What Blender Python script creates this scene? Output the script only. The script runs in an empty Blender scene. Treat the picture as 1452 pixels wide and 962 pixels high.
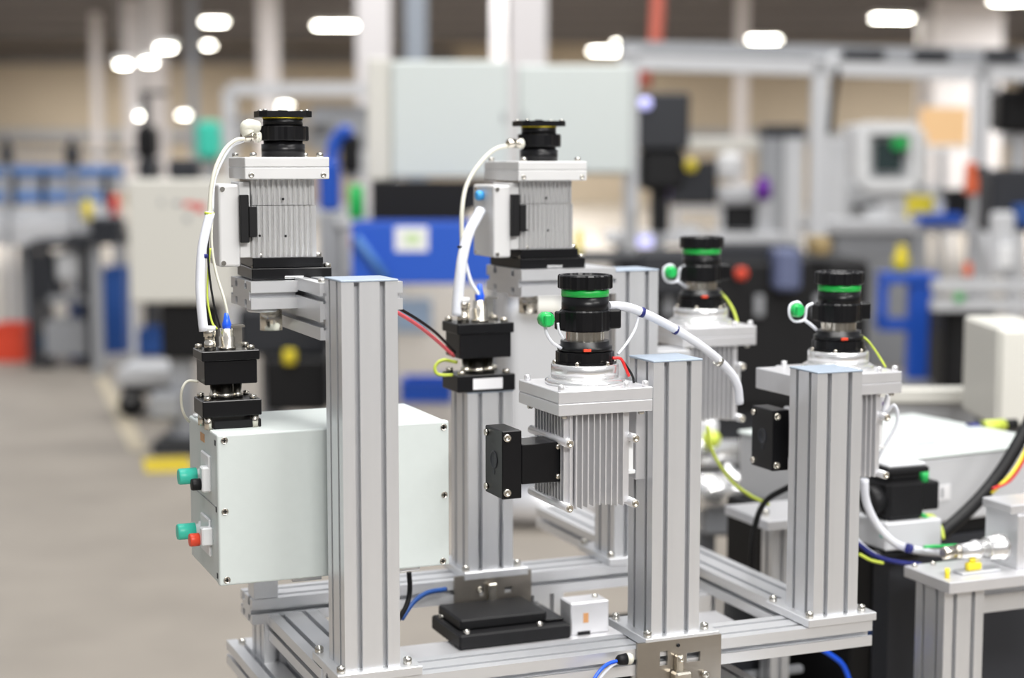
import bpy, bmesh, math, random
from mathutils import Vector, Matrix
random.seed(7)
PI = math.pi
# ------------------------------------------------------------------ camera
TH = .385                      # yaw between the machine axes and the view
TILT = math.atan(256/2400)
CAM = Vector((0, 0, 1.6))
sb, ca = math.sin(TH), math.cos(TH)
RT = Vector((ca, -sb, 0)); HF = Vector((sb, ca, 0)); UZ = Vector((0, 0, 1))
FW = HF*math.cos(TILT) - UZ*math.sin(TILT)
UP = HF*math.sin(TILT) + UZ*math.cos(TILT)
scn = bpy.context.scene
cam = bpy.data.objects.new('camera', bpy.data.cameras.new('camera'))
scn.collection.objects.link(cam)
m = Matrix((RT, UP, -FW)).transposed().to_4x4(); m.translation = CAM
cam.matrix_world = m
cam.data.sensor_width = 36; cam.data.lens = 36*2400/1452
cam.data.clip_start = .05; cam.data.clip_end = 300
cam.data.dof.use_dof = True; cam.data.dof.focus_distance = 2.43; cam.data.dof.aperture_fstop = 2.1
scn.camera = cam
scn.view_settings.view_transform = 'Standard'; scn.view_settings.look = 'None'
scn.view_settings.gamma = 1; scn.view_settings.use_curve_mapping = False
scn.view_settings.exposure = 0.16
# ------------------------------------------------------------------ world and lights
w = bpy.data.worlds.new('hall_light'); scn.world = w; w.use_nodes = True
w.node_tree.nodes['Background'].inputs[0].default_value = (.93, .95, 1, 1)
w.node_tree.nodes['Background'].inputs[1].default_value = .42
def area(name, loc, aim, sx, sy, power, col=(1, .98, .95)):
    l = bpy.data.lights.new(name, 'AREA'); l.shape = 'RECTANGLE'; l.size = sx; l.size_y = sy
    l.energy = power; l.color = col
    o = bpy.data.objects.new(name, l); scn.collection.objects.link(o)
    o.location = loc; o.rotation_euler = (Vector(aim)-Vector(loc)).to_track_quat('-Z', 'Y').to_euler()
    return o
area('hall_lamp_or_fill', (1.6, 1.6, 5.0), (1.1, 2.4, .9), 1.2, 3.0, 120)
area('hall_lamp_or_fill', (.4, -3.6, 4.6), (.9, 2.2, 1.1), 2.6, .8, 260)
area('hall_lamp_or_fill', (4.0, -1.8, 4.6), (1.1, 2.2, 1.1), 2.5, .8, 90)
for i in range(3):
    c = HF*(2.5+7*i)
    area('hall_lamp_or_fill', (c.x, c.y, 9.0), (c.x+HF.x*7, c.y+HF.y*7, .8), 5, 4, 520)  # added fills above the open hall, aimed to brighten the pale cabinets
for f in (33, 40, 47, 54):          # rows of lamps in the far bays, above the trusses' lower edge
    for r in (-14, 0, 14):
        c = HF*f + RT*r
        area('hall_lamp_or_fill', (c.x, c.y, 5.3), (c.x, c.y, 0), 1.2, .3, 600)
area('far_bay_fill', tuple(HF*26+UZ*9), tuple(HF*50+UZ*4.5), 22, 2.5, 4200)  # added fill sheet that brightens the far ceiling and wall

# ------------------------------------------------------------------ pixels to places
def ray(x, y): return FW + RT*((x-726)/2400) - UP*((y-481)/2400)
def atY(x, y, Y): d = ray(x, y); return CAM + d*(Y/d.y)
def atX(x, y, X): d = ray(x, y); return CAM + d*(X/d.x)
def atZ(x, y, Z): d = ray(x, y); return CAM + d*((Z-1.6)/d.z)
def atD(x, y, D): return CAM + ray(x, y)*D
# ------------------------------------------------------------------ materials
def mat(name, col, rough=.5, metal=0., noise=0., scale=30., emit=0., spec=.5, bump=0., stretch=None, trans=0., coat=0.):
    m = bpy.data.materials.new(name); m.use_nodes = True
    nt = m.node_tree; N = nt.nodes; b = N['Principled BSDF']
    b.inputs['Base Color'].default_value = (*col, 1); b.inputs['Roughness'].default_value = rough
    b.inputs['Metallic'].default_value = metal; b.inputs['Specular IOR Level'].default_value = spec
    b.inputs['Transmission Weight'].default_value = trans; b.inputs['Coat Weight'].default_value = coat
    if emit:
        b.inputs['Emission Color'].default_value = (*col, 1); b.inputs['Emission Strength'].default_value = emit
    if noise or bump:
        tc = N.new('ShaderNodeTexCoord'); mp = N.new('ShaderNodeMapping'); nz = N.new('ShaderNodeTexNoise')
        nt.links.new(tc.outputs['Object'], mp.inputs[0]); nt.links.new(mp.outputs[0], nz.inputs['Vector'])
        if stretch: mp.inputs['Scale'].default_value = stretch
        nz.inputs['Scale'].default_value = scale; nz.inputs['Detail'].default_value = 4
        if noise:
            mx = N.new('ShaderNodeMix'); mx.data_type = 'RGBA'
            nt.links.new(nz.outputs[0], mx.inputs[0])
            mx.inputs[6].default_value = (*[max(0, c*(1-noise)) for c in col], 1)
            mx.inputs[7].default_value = (*[min(1, c*(1+noise)) for c in col], 1)
            nt.links.new(mx.outputs[2], b.inputs['Base Color'])
        if bump:
            bp = N.new('ShaderNodeBump'); bp.inputs['Strength'].default_value = bump; bp.inputs['Distance'].default_value = .002
            nt.links.new(nz.outputs[0], bp.inputs['Height']); nt.links.new(bp.outputs[0], b.inputs['Normal'])
    return m
ALU = mat('brushed_aluminium', (.76, .77, .79), .36, .7, .06, 60, stretch=(1, 1, .05))
ALUX = mat('anodised_aluminium', (.76, .77, .79), .36, .7, .05, 60, stretch=(.05, .05, 1))
ALUP = mat('milled_aluminium', (.76, .76, .78), .34, .6, .05, 25)
CAST = mat('turned_aluminium', (.84, .84, .84), .24, .8, .04, 20)
CAP = mat('blue_grey_cap', (.33, .39, .47), .5, .1, .15, 120)
RIB = mat('ribbed_die_cast', (.90, .90, .90), .26, .75, .03, 20)
STEEL = mat('stainless_steel', (.62, .60, .55), .25, 1., .05, 40)
DSTEEL = mat('tool_steel_plate', (.36, .33, .29), .3, .9, .15, 14)
NICKEL = mat('nickel', (.68, .64, .56), .22, 1.)
BLACK = mat('black_anodised', (.006, .006, .007), .3, 0, 0, spec=.28)
BLACKM = mat('black_plastic', (.008, .008, .009), .5, 0, .2, 60, spec=.25)
DKG = mat('dark_grey_enamel', (.028, .03, .036), .5, spec=.3)
GREY = mat('grey_enamel', (.30, .31, .33), .5)
LGREY = mat('light_grey_enamel', (.55, .56, .58), .5)
BOXM = mat('pale_green_grey_enamel', (.60, .65, .635), .42, 0, .03, 60)
LIDM = mat('pale_green_grey_lid', (.60, .65, .635), .42, 0, .03, 60)
WHITE = mat('white_plastic', (.78, .79, .80), .4)
CREAM = mat('cream_enamel', (.64, .63, .58), .45)
MOTW = mat('light_grey_cast', (.66, .66, .66), .45, .15, .03, 30)
WCAB = mat('white_cable_sleeve', (.74, .76, .82), .45, 0, .05, 200)
OFFW = mat('ivory_cable', (.68, .67, .58), .45)
GREEN = mat('green_ring', (.01, .42, .06), .35)
GREENP = mat('green_plastic', (.02, .45, .10), .3)
TEAL = mat('teal_plastic', (.05, .56, .42), .4)
RED = mat('red_plastic', (.75, .07, .03), .4)
REDW = mat('red_wire', (.65, .02, .02), .4)
PINK = mat('pink_red_wire', (.70, .10, .12), .4)
YG = mat('yellow_green_wire', (.55, .65, .08), .4)
YEL = mat('yellow_plastic', (.80, .65, .03), .45)
BLUE = mat('blue_enamel', (.01, .085, .50), .45)
BLUED = mat('dark_blue_enamel', (.015, .07, .27), .5)
BLUEP = mat('blue_plastic', (.01, .10, .80), .3)
LBLUE = mat('light_blue_plastic', (.05, .35, .75), .4)
NAVY = mat('navy_tape', (.01, .015, .15), .5)
PURP = mat('purple_plastic', (.14, .02, .32), .5)
ORANGE = mat('orange_plastic', (.75, .14, .05), .5)
PORANGE = mat('pale_orange_board', (.95, .62, .32), .6)
PAPER = mat('paper_label', (.80, .80, .82), .6)
COPPER = mat('orange_tag', (.60, .30, .12), .4)
GLASS = mat('dark_glass', (.03, .05, .05), .08, 0, coat=.5)
WALLM = mat('beige_wall', (.45, .38, .29), .8, 0, .1, .3)
COLM = mat('white_painted_steel', (.64, .62, .63), .6)
BCOL = mat('blue_grey_steel', (.32, .36, .42), .6)
PIPE = mat('red_oxide_pipe', (.52, .13, .09), .6)
CEILM = mat('grey_ceiling', (.50, .47, .45), .8, 0, .25, .25)
TRUSS = mat('dark_truss', (.16, .15, .15), .7)
TUBE = mat('lit_tube', (1, .97, .86), .5, emit=30)
SCREEN = mat('lit_screen', (.55, .55, 1), .5, emit=.8)
FLOORM = mat('concrete_floor', (.30, .268, .23), .6, 0, .22, 2.2, bump=.0)
FYEL = mat('floor_paint_yellow', (.62, .47, .02), .6, 0, .2, 5)
FCRM = mat('floor_paint_cream', (.50, .44, .33), .6, 0, .2, 5)
# ------------------------------------------------------------------ mesh builder
class MB:
    def __init__(s): s.b = bmesh.new()
    def box(s, x0, x1, y0, y1, z0, z1, bev=0., seg=1):
        r = bmesh.ops.create_cube(s.b, size=1)
        for v in r['verts']:
            v.co = Vector(((x0+x1)/2+v.co.x*(x1-x0), (y0+y1)/2+v.co.y*(y1-y0), (z0+z1)/2+v.co.z*(z1-z0)))
        if bev:
            es = list({e for v in r['verts'] for e in v.link_edges})
            bmesh.ops.bevel(s.b, geom=es, offset=bev, segments=seg, affect='EDGES', profile=.5)
        return s
    def prism(s, poly, a0, a1, axis='z'):
        def P(u, v, a):
            return {'z': (u, v, a), 'x': (a, u, v), 'y': (u, a, v)}[axis]
        lo = [s.b.verts.new(P(u, v, a0)) for u, v in poly]; hi = [s.b.verts.new(P(u, v, a1)) for u, v in poly]
        n = len(poly); fs = []
        for i in range(n):
            j = (i+1) % n; fs.append(s.b.faces.new((lo[i], lo[j], hi[j], hi[i])))
        fs.append(s.b.faces.new(lo[::-1])); fs.append(s.b.faces.new(hi))
        bmesh.ops.recalc_face_normals(s.b, faces=fs)
        return s
    def lathe(s, prof, c, axis='z', seg=40, lobes=None):
        """prof = [(radius, height)...]; lobes=(n, depth) modulates the outer radius"""
        rings = []
        for r, h in prof:
            ring = []
            for k in range(seg):
                t = 2*PI*k/seg; rr = r
                if lobes and r > .001: rr = r*(1 - lobes[1]*(1 if (k*lobes[0]*2//seg) % 2 else 0))
                u, v = rr*math.cos(t), rr*math.sin(t)
                p = {'z': (u, v, h), 'x': (h, u, v), 'y': (u, h, v)}[axis]
                ring.append(s.b.verts.new(Vector(c)+Vector(p)))
            rings.append(ring)
        fs = []
        for i in range(len(rings)-1):
            for k in range(seg):
                j = (k+1) % seg
                fs.append(s.b.faces.new((rings[i][k], rings[i][j], rings[i+1][j], rings[i+1][k])))
        fs.append(s.b.faces.new(rings[0][::-1])); fs.append(s.b.faces.new(rings[-1]))
        for f in fs[:-2]: f.smooth = True if not lobes else False
        bmesh.ops.recalc_face_normals(s.b, faces=fs)
        return s
    def cyl(s, c, r, h, axis='z', seg=24, ch=0.):
        p = [(r, 0), (r, h)] if not ch else [(r-ch, 0), (r, ch), (r, h-ch), (r-ch, h)]
        # doubled rings keep the edges crisp under smooth shading
        q = []
        for a in p: q += [a]
        return s.lathe(q, c, axis, seg)
    def tube(s, pts, r, seg=10, sub=6):
        P = [Vector(p) for p in pts]
        if len(P) > 2:
            Q = []
            E = [P[0]*2-P[1]] + P + [P[-1]*2-P[-2]]
            for i in range(1, len(E)-2):
                for k in range(sub):
                    t = k/sub; a, b_, c_, d = E[i-1], E[i], E[i+1], E[i+2]
                    Q.append(.5*((2*b_)+(c_-a)*t+(2*a-5*b_+4*c_-d)*t*t+(3*b_-a-3*c_+d)*t**3))
            Q.append(P[-1]); P = Q
        rings = []; up = Vector((.13, .31, .94)).normalized()
        for i, p in enumerate(P):
            d = (P[min(i+1, len(P)-1)]-P[max(i-1, 0)]).normalized()
            u = d.cross(up); u = u.normalized() if u.length > 1e-4 else Vector((1, 0, 0)); v = d.cross(u).normalized()
            up = -v if (-v).dot(up) > 0 else v
            u = d.cross(up).normalized(); v = d.cross(u).normalized()
            rings.append([s.b.verts.new(p+(u*math.cos(2*PI*k/seg)+v*math.sin(2*PI*k/seg))*r) for k in range(seg)])
        fs = []
        for i in range(len(rings)-1):
            for k in range(seg):
                j = (k+1) % seg; f = s.b.faces.new((rings[i][k], rings[i][j], rings[i+1][j], rings[i+1][k])); f.smooth = True; fs.append(f)
        fs.append(s.b.faces.new(rings[0][::-1])); fs.append(s.b.faces.new(rings[-1]))
        bmesh.ops.recalc_face_normals(s.b, faces=fs)
        return s
col = scn.collection
def wpos(o):
    v = Vector(o.location)
    while o.parent: o = o.parent; v = v + Vector(o.location)
    return v
def obj(name, mb, material, parent=None, loc=None):
    """one mesh object; vertices arrive in the parent's frame (or the world's when top-level)"""
    me = bpy.data.meshes.new(name)
    if parent is None:
        vs = mb.b.verts; c = Vector(loc) if loc else Vector((sum(v.co.x for v in vs)/len(vs), sum(v.co.y for v in vs)/len(vs), min(v.co.z for v in vs)))
        bmesh.ops.translate(mb.b, verts=list(vs), vec=-c)
    mb.b.to_mesh(me); mb.b.free(); me.materials.append(material)
    o = bpy.data.objects.new(name, me); col.objects.link(o)
    if parent: o.parent = parent
    else: o.location = c
    return o
def tag(o, label=None, cat=None, group=None, kind=None):
    if label: o['label'] = label
    if cat: o['category'] = cat
    if group: o['group'] = group
    if kind: o['kind'] = kind
    return o
def thing(name, label, cat, loc=(0, 0, 0), rz=0., group=None):
    o = bpy.data.objects.new(name, None); col.objects.link(o); o.empty_display_size = .1
    o.location = loc; o.rotation_euler.z = rz
    return tag(o, label, cat, group)
def dup(root, loc, label, rz=None, group=None, skip=()):
    r = root.copy(); col.objects.link(r); r.location = loc; r['label'] = label
    if group: r['group'] = group
    if rz is not None: r.rotation_euler.z = rz
    for ch in list(root.children):
        if ch.name.split('.')[0] in skip: continue
        c = ch.copy(); col.objects.link(c); c.parent = r
        for g in ch.children:
            d = g.copy(); col.objects.link(d); d.parent = c
    return r
def bolt(parent, x, y, z, r=.006, h=.007, axis='z', sgn=1, material=None):
    mb = MB()
    prof = [(r*.9, 0), (r, .0008), (r, h-.0012), (r*.82, h), (r*.5, h), (r*.48, h*.55), (.0003, h*.55)]
    if sgn < 0: prof = [(a, -b_) for a, b_ in prof]
    mb.lathe(prof, (x, y, z), axis, 14)
    return obj('bolt', mb, material or STEEL, parent)
# slotted aluminium section: width w along u, height h along v
def slot_poly(w_, h_, su, sv):
    o, t, i, d = .004, .0045, .0075, .0125
    def side(n, L):  # points along a side from -L/2 to L/2 as (along, inward)
        P = []
        for c in n: P += [(c-o, 0), (c-o, t), (c-i, t), (c-i, d), (c+i, d), (c+i, t), (c+o, t), (c+o, 0)]
        return P
    P = [(-w_/2, -h_/2)]
    P += [(a, -h_/2+q) for a, q in side(su, w_)]
    P += [(w_/2, -h_/2)]
    P += [(w_/2-q, a) for a, q in side(sv, h_)]
    P += [(w_/2, h_/2)]
    P += [(-a, h_/2-q) for a, q in side([-c for c in su][::-1], w_)] if False else [(-a, h_/2-q) for a, q in side(su, w_)]
    P += [(-w_/2, h_/2)]
    P += [(-w_/2+q, -a) for a, q in side(sv, h_)]
    return P
S2 = (-.0184, .0184)
def off(poly, u, v): return [(a+u, b_+v) for a, b_ in poly]
P88 = slot_poly(.08, .08, S2, S2); P84 = slot_poly(.08, .04, S2, (0,)); P48 = slot_poly(.04, .08, (0,), S2); P44 = slot_poly(.04, .04, (0,), (0,))
# ------------------------------------------------------------------ the hall (setting)
def bgloc(px, py, D): p = atD(px, py, D); return p
def struct(name, mb, m_, label=None):
    o = obj(name, mb, m_); o['kind'] = 'structure'; return o
def hallbox(mb, r0, r1, f0, f1, z0, z1):
    """box in the hall's own axes: r = across, f = away"""
    vs = []
    for r in (r0, r1):
        for f in (f0, f1):
            for z in (z0, z1): vs.append(mb.b.verts.new(RT*r+HF*f+UZ*z))
    a, b_, c, d, e, f_, g, h = vs
    fs = [mb.b.faces.new(q) for q in ((a, b_, d, c), (e, g, h, f_), (a, e, f_, b_), (c, d, h, g), (a, c, g, e), (b_, f_, h, d))]
    bmesh.ops.recalc_face_normals(mb.b, faces=fs); return mb
struct('floor', hallbox(MB(), -30, 30, -14.3, 60, -.1, 0), FLOORM)
struct('wall_back', hallbox(MB(), -30, 30, 60, 60.3, 0, 5.7), WALLM)
struct('unseen_wall_front', hallbox(MB(), -30, 30, -14.3, -14, 0, 5.7), LGREY)  # unseen wall added behind the camera, pale to brighten metal fronts
for i_, r_ in enumerate((-11, -6.5, -2.5, 2, 7, 12)):
    struct('trim_%d' % (20+i_), hallbox(MB(), r_-.35, r_+.35, -13.9, -13.3, 0, 5.7), COLM)  # unseen columns added for contrast in the metal's reflections
struct('wall_left', hallbox(MB(), -30.3, -30, -14.3, 60.3, 0, 5.7), WALLM)
struct('wall_right', hallbox(MB(), 30, 30.3, -14.3, 60.3, 0, 5.7), WALLM)
struct('ceiling', hallbox(MB(), -30, 30, 30, 60.3, 5.7, 5.9), CEILM)
n = 0
for f in (32, 36, 40, 44, 48, 52, 56):
    n += 1; struct('trim_%d' % n, hallbox(MB(), -30, 30, f, f+.5, 5.35, 5.7), TRUSS)
n += 1; struct('trim_%d' % n, hallbox(MB(), -30, -2, 59.6, 60, 4.9, 5.35), TRUSS)
n += 1; struct('trim_%d' % n, hallbox(MB(), -30, 30, 59.7, 60, 2.2, 2.6), GREY)
def hallR(px, D): return (px-726)/2400*D*math.cos(0)   # across-coordinate of a pixel column
def hallZ(py, D): return 1.6 - (py-225)/2400*D*1.0
def column(px0, px1, D, m_, label, ztop=5.7, name='steel_column', grp=None):
    r0, r1 = hallR(px0, D), hallR(px1, D); wd = r1-r0; c = RT*((r0+r1)/2)+HF*D
    t = thing(name, label, 'column', c, -TH, grp or 'building columns')
    fl = wd*.16
    obj('flange', MB().box(-wd/2, wd/2, -wd/2, -wd/2+fl, 0, ztop), m_, t)
    obj('flange', MB().box(-wd/2, wd/2, wd/2-fl, wd/2, 0, ztop), m_, t)
    obj('web', MB().box(-fl/2, fl/2, -wd/2+fl, wd/2-fl, 0, ztop), m_, t)
    obj('base_plate', MB().box(-wd*.7, wd*.7, -wd*.7, wd*.7, 0, .03), DKG, t)
    return t
column(184, 206, 42, COLM, 'slim white column of the far left pair, left of the two')
column(212, 240, 38, COLM, 'white column right of the slim one, behind the three clustered lamps')
column(138, 150, 46, COLM, 'thin pale column farthest left at the back of the hall')
column(274, 284, 40, BCOL, 'thin grey column left of the upper bright lamp pair')
column(372, 398, 36, COLM, 'white column between the round lamps and the long lamp')
column(510, 556, 20, COLM, 'broad white column rising left of the two pale cabinets')
column(577, 606, 24, BCOL, 'blue-grey column rising behind the left pale cabinet')
column(698, 716, 30, COLM, 'narrow pale column close left of the broad bright one')
column(722, 774, 14, COLM, 'broad bright white column rising between the two pale cabinets')
column(1040, 1056, 40, COLM, 'thin pale column behind the overhead rail')
column(1305, 1400, 44, COLM, 'wide pale column at the right back below the rightmost lamps')
# lamps: position by pixel on the lamp height of the hall
def lamp(px, py, z, L, rz, label, w_=.32):
    D = (z-1.6)*2400/(225-py)
    if px < 245: D = 33; z = 1.6+(225-py)/2400*D; w_ = .22; L *= .75
    p = RT*hallR(px, D)+HF*D; p.z = z
    t = thing('ceiling_lamp', label, 'lamp', p, -TH+rz, 'lamps of the hall')
    obj('housing', MB().box(-L/2-.05, L/2+.05, -w_/2-.03, w_/2+.03, .03, .14, .01), WHITE, t)
    obj('tube', MB().box(-L/2, L/2, -w_/2, w_/2, 0, .03), TUBE, t)
    obj('rod', MB().cyl((-L*.4, 0, .14), .012, max(.05, 5.7-z-.14), 'z', 8), GREY, t)
    obj('rod', MB().cyl((L*.4, 0, .14), .012, max(.05, 5.7-z-.14), 'z', 8), GREY, t)
LS = [(310, 36, 5.2, .55, 0, 'round bright lamp, uppermost of the left cluster'),
 (301, 68, 5.2, .25, 0, 'small yellowish lamp under the uppermost left lamp'),
 (241, 72, 5.2, .35, .5, 'bright lamp on the right of the clustered left trio'),
 (217, 92, 5.2, .25, .5, 'bright lamp in the middle of the clustered left trio'),
 (181, 95, 5.2, .25, 0, 'bright lamp at the left end of the clustered left trio'),
 (479, 41, 5.2, 1.1, 0, 'long horizontal tube lamp above the left motor'),
 (265, 165, 3.0, .25, 0, 'low round lamp beside the teal machine'),
 (206, 167, 3.0, .18, 0, 'low round lamp above the black silhouette at left'),
 (470, 188, 2.6, .2, 0, 'left disc of the small pair beside the blue machine arm'),
 (484, 193, 2.5, .2, 0, 'right disc of the small pair beside the blue machine arm'),
 (406, 152, 3.2, .35, 0, 'lamp half hidden by the black head of the left motor'),
 (856, 76, 5.2, .95, .35, 'tube lamp over the right pale cabinet'),
 (875, 66, 5.2, .25, 0, 'round lamp touching the tube over the right pale cabinet'),
 (1079, 60, 5.2, .85, .15, 'tube lamp over the middle of the overhead rail'),
 (1257, 31, 5.2, .95, .25, 'largest tube lamp over the right half of the overhead rail'),
 (1415, 7, 5.2, .55, .2, 'lamp cut by the top edge near the right corner'),
 (1446, 6, 5.2, .3, 0, 'lamp in the top right corner of the view')]
for q in LS: lamp(*q)
# ------------------------------------------------------------------ slotted posts and the frames
def post(x0, y0, z0, z1, label, plate=True, px=(.014, .030), py=(.010, .040), pt=.013):
    t = thing('slotted_post', label, 'post', (x0+.04, y0+.04, z0), 0, 'slotted aluminium posts of the frame')
    h = z1-z0
    obj('slotted_profile', MB().prism(P88, 0, h-.003), ALU, t)
    obj('end_cap', MB().box(-.041, .041, -.041, .041, h-.003, h, .0008), CAP, t)
    if plate:
        obj('base_plate', MB().box(-.04-px[0], .04+px[1], -.04-py[0], .04+py[1], -pt, 0, .001), ALUX, t)
        for bx, by in ((-.04-px[0]*.4, -.04-py[0]*.1+.002), (.04+px[1]*.45, -.032), (-.04-px[0]*.5, .04+py[1]*.7), (.04+px[1]*.45, .04+py[1]*.7)):
            bolt(t, bx, by, 0, .0062, .009)
    return t
post(.6425, 2.2, .892, 1.4362, 'tall slotted aluminium post standing in front of the pale green enclosure')
post(1.115, 2.2, .892, 1.3055, 'slotted aluminium post with bent steel plate at its foot, carrying the front finned motor')
post(1.395, 2.2, .892, 1.2755, 'slotted aluminium post at the right corner of the frame')
post(1.235, 2.58, .918, 1.4125, 'slotted aluminium post in the back row, its top behind the arching white cable')
post(.967, 2.58, .918, 1.2185, 'slotted aluminium post in the back row carrying a black plug connector', px=(.01, .024))
FZ = .878
fr = thing('beam_structure', 'base frame of slotted aluminium beams under all the posts', 'structure', (1.0, 2.4, 0))
def wbeam(x0, x1, y0, y1, z0, z1, axis, parent, name='beam', poly=None, m_=None):
    c = wpos(parent)
    if axis == 'x':
        p = poly or P84; mb = MB().prism(off(p, (y0+y1)/2-c.y, (z0+z1)/2-c.z), x0-c.x, x1-c.x, 'x')
    elif axis == 'y':
        p = poly or P84; mb = MB().prism(off(p, (x0+x1)/2-c.x, (z0+z1)/2-c.z), y0-c.y, y1-c.y, 'y')
    else:
        mb = MB().prism(off(poly or P88, (x0+x1)/2-c.x, (y0+y1)/2-c.y), z0-c.z, z1-c.z, 'z')
    return obj(name, mb, m_ or (ALU if axis == 'z' else ALUX), parent)
wbeam(.631, 1.5, 2.194, 2.274, .838, FZ, 'x', fr)
wbeam(.628, .708, 2.274, 2.58, .838, FZ, 'y', fr)
wbeam(1.415, 1.495, 2.274, 3.05, .838, FZ, 'y', fr)
wbeam(.602, 1.40, 2.58, 2.66, .865, .905, 'x', fr)
wbeam(1.30, 1.38, 2.66, 3.08, .865, .905, 'y', fr)
for x, y, zt in ((.67, 2.234, .838), (1.40, 2.6, .838), (.66, 2.62, .865), (1.10, 2.62, .865)):
    wbeam(x-.04, x+.04, y-.04, y+.04, 0, zt, 'z', fr, 'leg')
# lower beam in the bottom left corner and a diagonal one under the front beam
q = atZ(321, 908, .80)
lf = thing('lower_beam', 'low slotted aluminium beam in the bottom left corner below the enclosure', 'beam', (q.x+.04, q.y-.3, .76))
obj('slotted_profile', MB().prism(off(P84, 0, .02), -.35, .3, 'y'), ALUX, lf)
for k in (-.22, .22): obj('leg', MB().prism(off(P44, 0, k), -.76, 0, 'z'), ALU, lf)
bolt(lf, -.02, .27, .04); bolt(lf, .015, .2, .04)
lf2 = thing('lower_beam', 'short slotted aluminium beam running away below the right end of the front beam', 'beam', (1.30, 2.28, .74))
obj('slotted_profile', MB().prism(off(P84, 0, .02), -.3, .35, 'y'), ALUX, lf2)
for k in (-.22, .3): obj('leg', MB().prism(off(P44, 0, k), -.74, 0, 'z'), ALU, lf2)
# plates and castings low in the frame
t = tag(obj('bed_plate', MB().box(.71, 1.39, 2.276, 2.50, .812, .828, .001), ALUP), 'flat aluminium bed plate behind the front beam', 'plate')
t = thing('casting_foot', 'black cast foot lying on the bed plate in front of the back row post', 'casting', (1.0, 2.5, .828))
obj('casting_base', MB().box(-.10, .092, -.06, .075, 0, .024, .003), BLACKM, t)
obj('step', MB().box(-.09, .06, -.035, .07, .024, .042, .003), BLACKM, t)
obj('rail', MB().box(.055, .088, -.04, .07, .024, .030, .002), BLACK, t)
for x, y in ((-.085, -.052), (.04, -.052), (-.09, .05), (.083, .05)): bolt(t, x, y, .024, .0055, .006)
q = atY(810, 858, 2.45)
t = thing('terminal_block', 'small pale metal block with an orange mark on the bed plate', 'block', (1.13, 2.47, .828))
obj('block', MB().box(-.034, .034, -.02, .025, 0, .054, .002), ALUP, t)
obj('mark', MB().box(-.012, -.003, -.0207, -.0199, .02, .036), COPPER, t)
obj('slot', MB().box(-.022, .0, -.0212, -.0199, .0, .006), BLACK, t)
bolt(t, .02, .005, .054, .005, .004)
def slotplate(name, label, x0, x1, y, z0, z1, th, holes, m_):
    """sheet with rectangular holes cut right through"""
    t = thing(name, label, 'plate', ((x0+x1)/2, y, z0)); cx = (x0+x1)/2
    xs = sorted({x0, x1, *[h[0] for h in holes], *[h[1] for h in holes]}); zs = sorted({z0, z1, *[h[2] for h in holes], *[h[3] for h in holes]})
    mb = MB()
    for i in range(len(xs)-1):
        for j in range(len(zs)-1):
            mx, mz = (xs[i]+xs[i+1])/2, (zs[j]+zs[j+1])/2
            if any(h[0] < mx < h[1] and h[2] < mz < h[3] for h in holes): continue
            mb.box(xs[i]-cx, xs[i+1]-cx, 0, th, zs[j]-z0, zs[j+1]-z0)
    bmesh.ops.remove_doubles(mb.b, verts=list(mb.b.verts), dist=1e-6)
    obj('sheet', mb, m_, t); return t
h1 = [atY(935, 924, 2.19), atY(946, 943, 2.19)]; h2 = [atY(973, 926, 2.19), atY(992, 937, 2.19)]
sp = slotplate('steel_plate', 'brownish steel plate with cut slots at the foot of the middle post', 1.0865, 1.227, 2.188, .80, .887, .005,
   [(h1[0].x, h1[1].x, h1[1].z, h1[0].z), (h2[0].x, h2[1].x, h2[1].z, h2[0].z)], DSTEEL)
bolt(sp, -.003, 0, .078, .003, .002, 'y', -1, BLACK)
q = atY(964, 935, 2.18); c = wpos(sp)
obj('latch', MB().box(q.x-c.x-.006, q.x-c.x+.006, -.012, 0, q.z-c.z-.02, q.z-c.z+.006, .002).box(q.x-c.x-.012, q.x-c.x+.016, -.02, 0, q.z-c.z-.034, q.z-c.z-.018, .003), NICKEL, sp)
bolt(sp, q.x-c.x, -.012, q.z-c.z, .0045, .003, 'y', -1, NICKEL)
bolt(sp, q.x-c.x+.045, 0, q.z-c.z-.03, .006, .008, 'y', -1)
sp2 = slotplate('steel_plate', 'blurred brownish steel plate on the foot of the back row post, above the black casting', .941, 1.078, 2.574, .852, .912, .005,
   [(.985, .993, .875, .893), (1.03, 1.044, .876, .886)], DSTEEL)
obj('latch', MB().box(-.012, .004, -.01, 0, .01, .045, .002), NICKEL, sp2)
for x in (-.05, .05): bolt(sp2, x, 0, .006, .0045, .006, 'y', -1, NICKEL)
bolt(sp2, -.025, 0, .035, .005, .005, 'y', -1, NICKEL)
# ------------------------------------------------------------------ pale enclosure with push buttons
en = thing('control_enclosure', 'pale green-grey enclosure with green and red buttons on its left side', 'control box', (.6655, 2.41, 1.003))
EX0, EX1, EZ = .494-.6655, .8355-.6655, .2137
obj('housing', MB().box(EX0, EX1, -.083, .10, 0, EZ, .0025, 2), BOXM, en)
obj('lid', MB().box(EX0-.001, EX1+.001, -.10, -.0845, -.001, EZ+.001, .003, 3), LIDM, en)
obj('gasket', MB().box(EX0+.002, EX1-.002, -.0848, -.0825, .002, EZ-.002), BLACKM, en)
for x, y in ((318, 625), (319, 726), (322, 823), (629, 606), (630, 702), (628, 796)):
    p = atY(x, y, 2.31); X, Z = p.x-.6655, p.z-1.003
    o = obj('lid_screw', MB().lathe([(.0050, -.0004), (.0050, -.0012), (.0042, -.0014), (.0035, .0003), (.0003, .0003)], (X, -.1, Z), 'y', 16), STEEL, en)
    obj('cross_slot', MB().box(X-.0030, X+.0030, -.1012, -.1, Z-.0007, Z+.0007).box(X-.0007, X+.0007, -.1012, -.1, Z-.003, Z+.003), BLACK, o)
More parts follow.
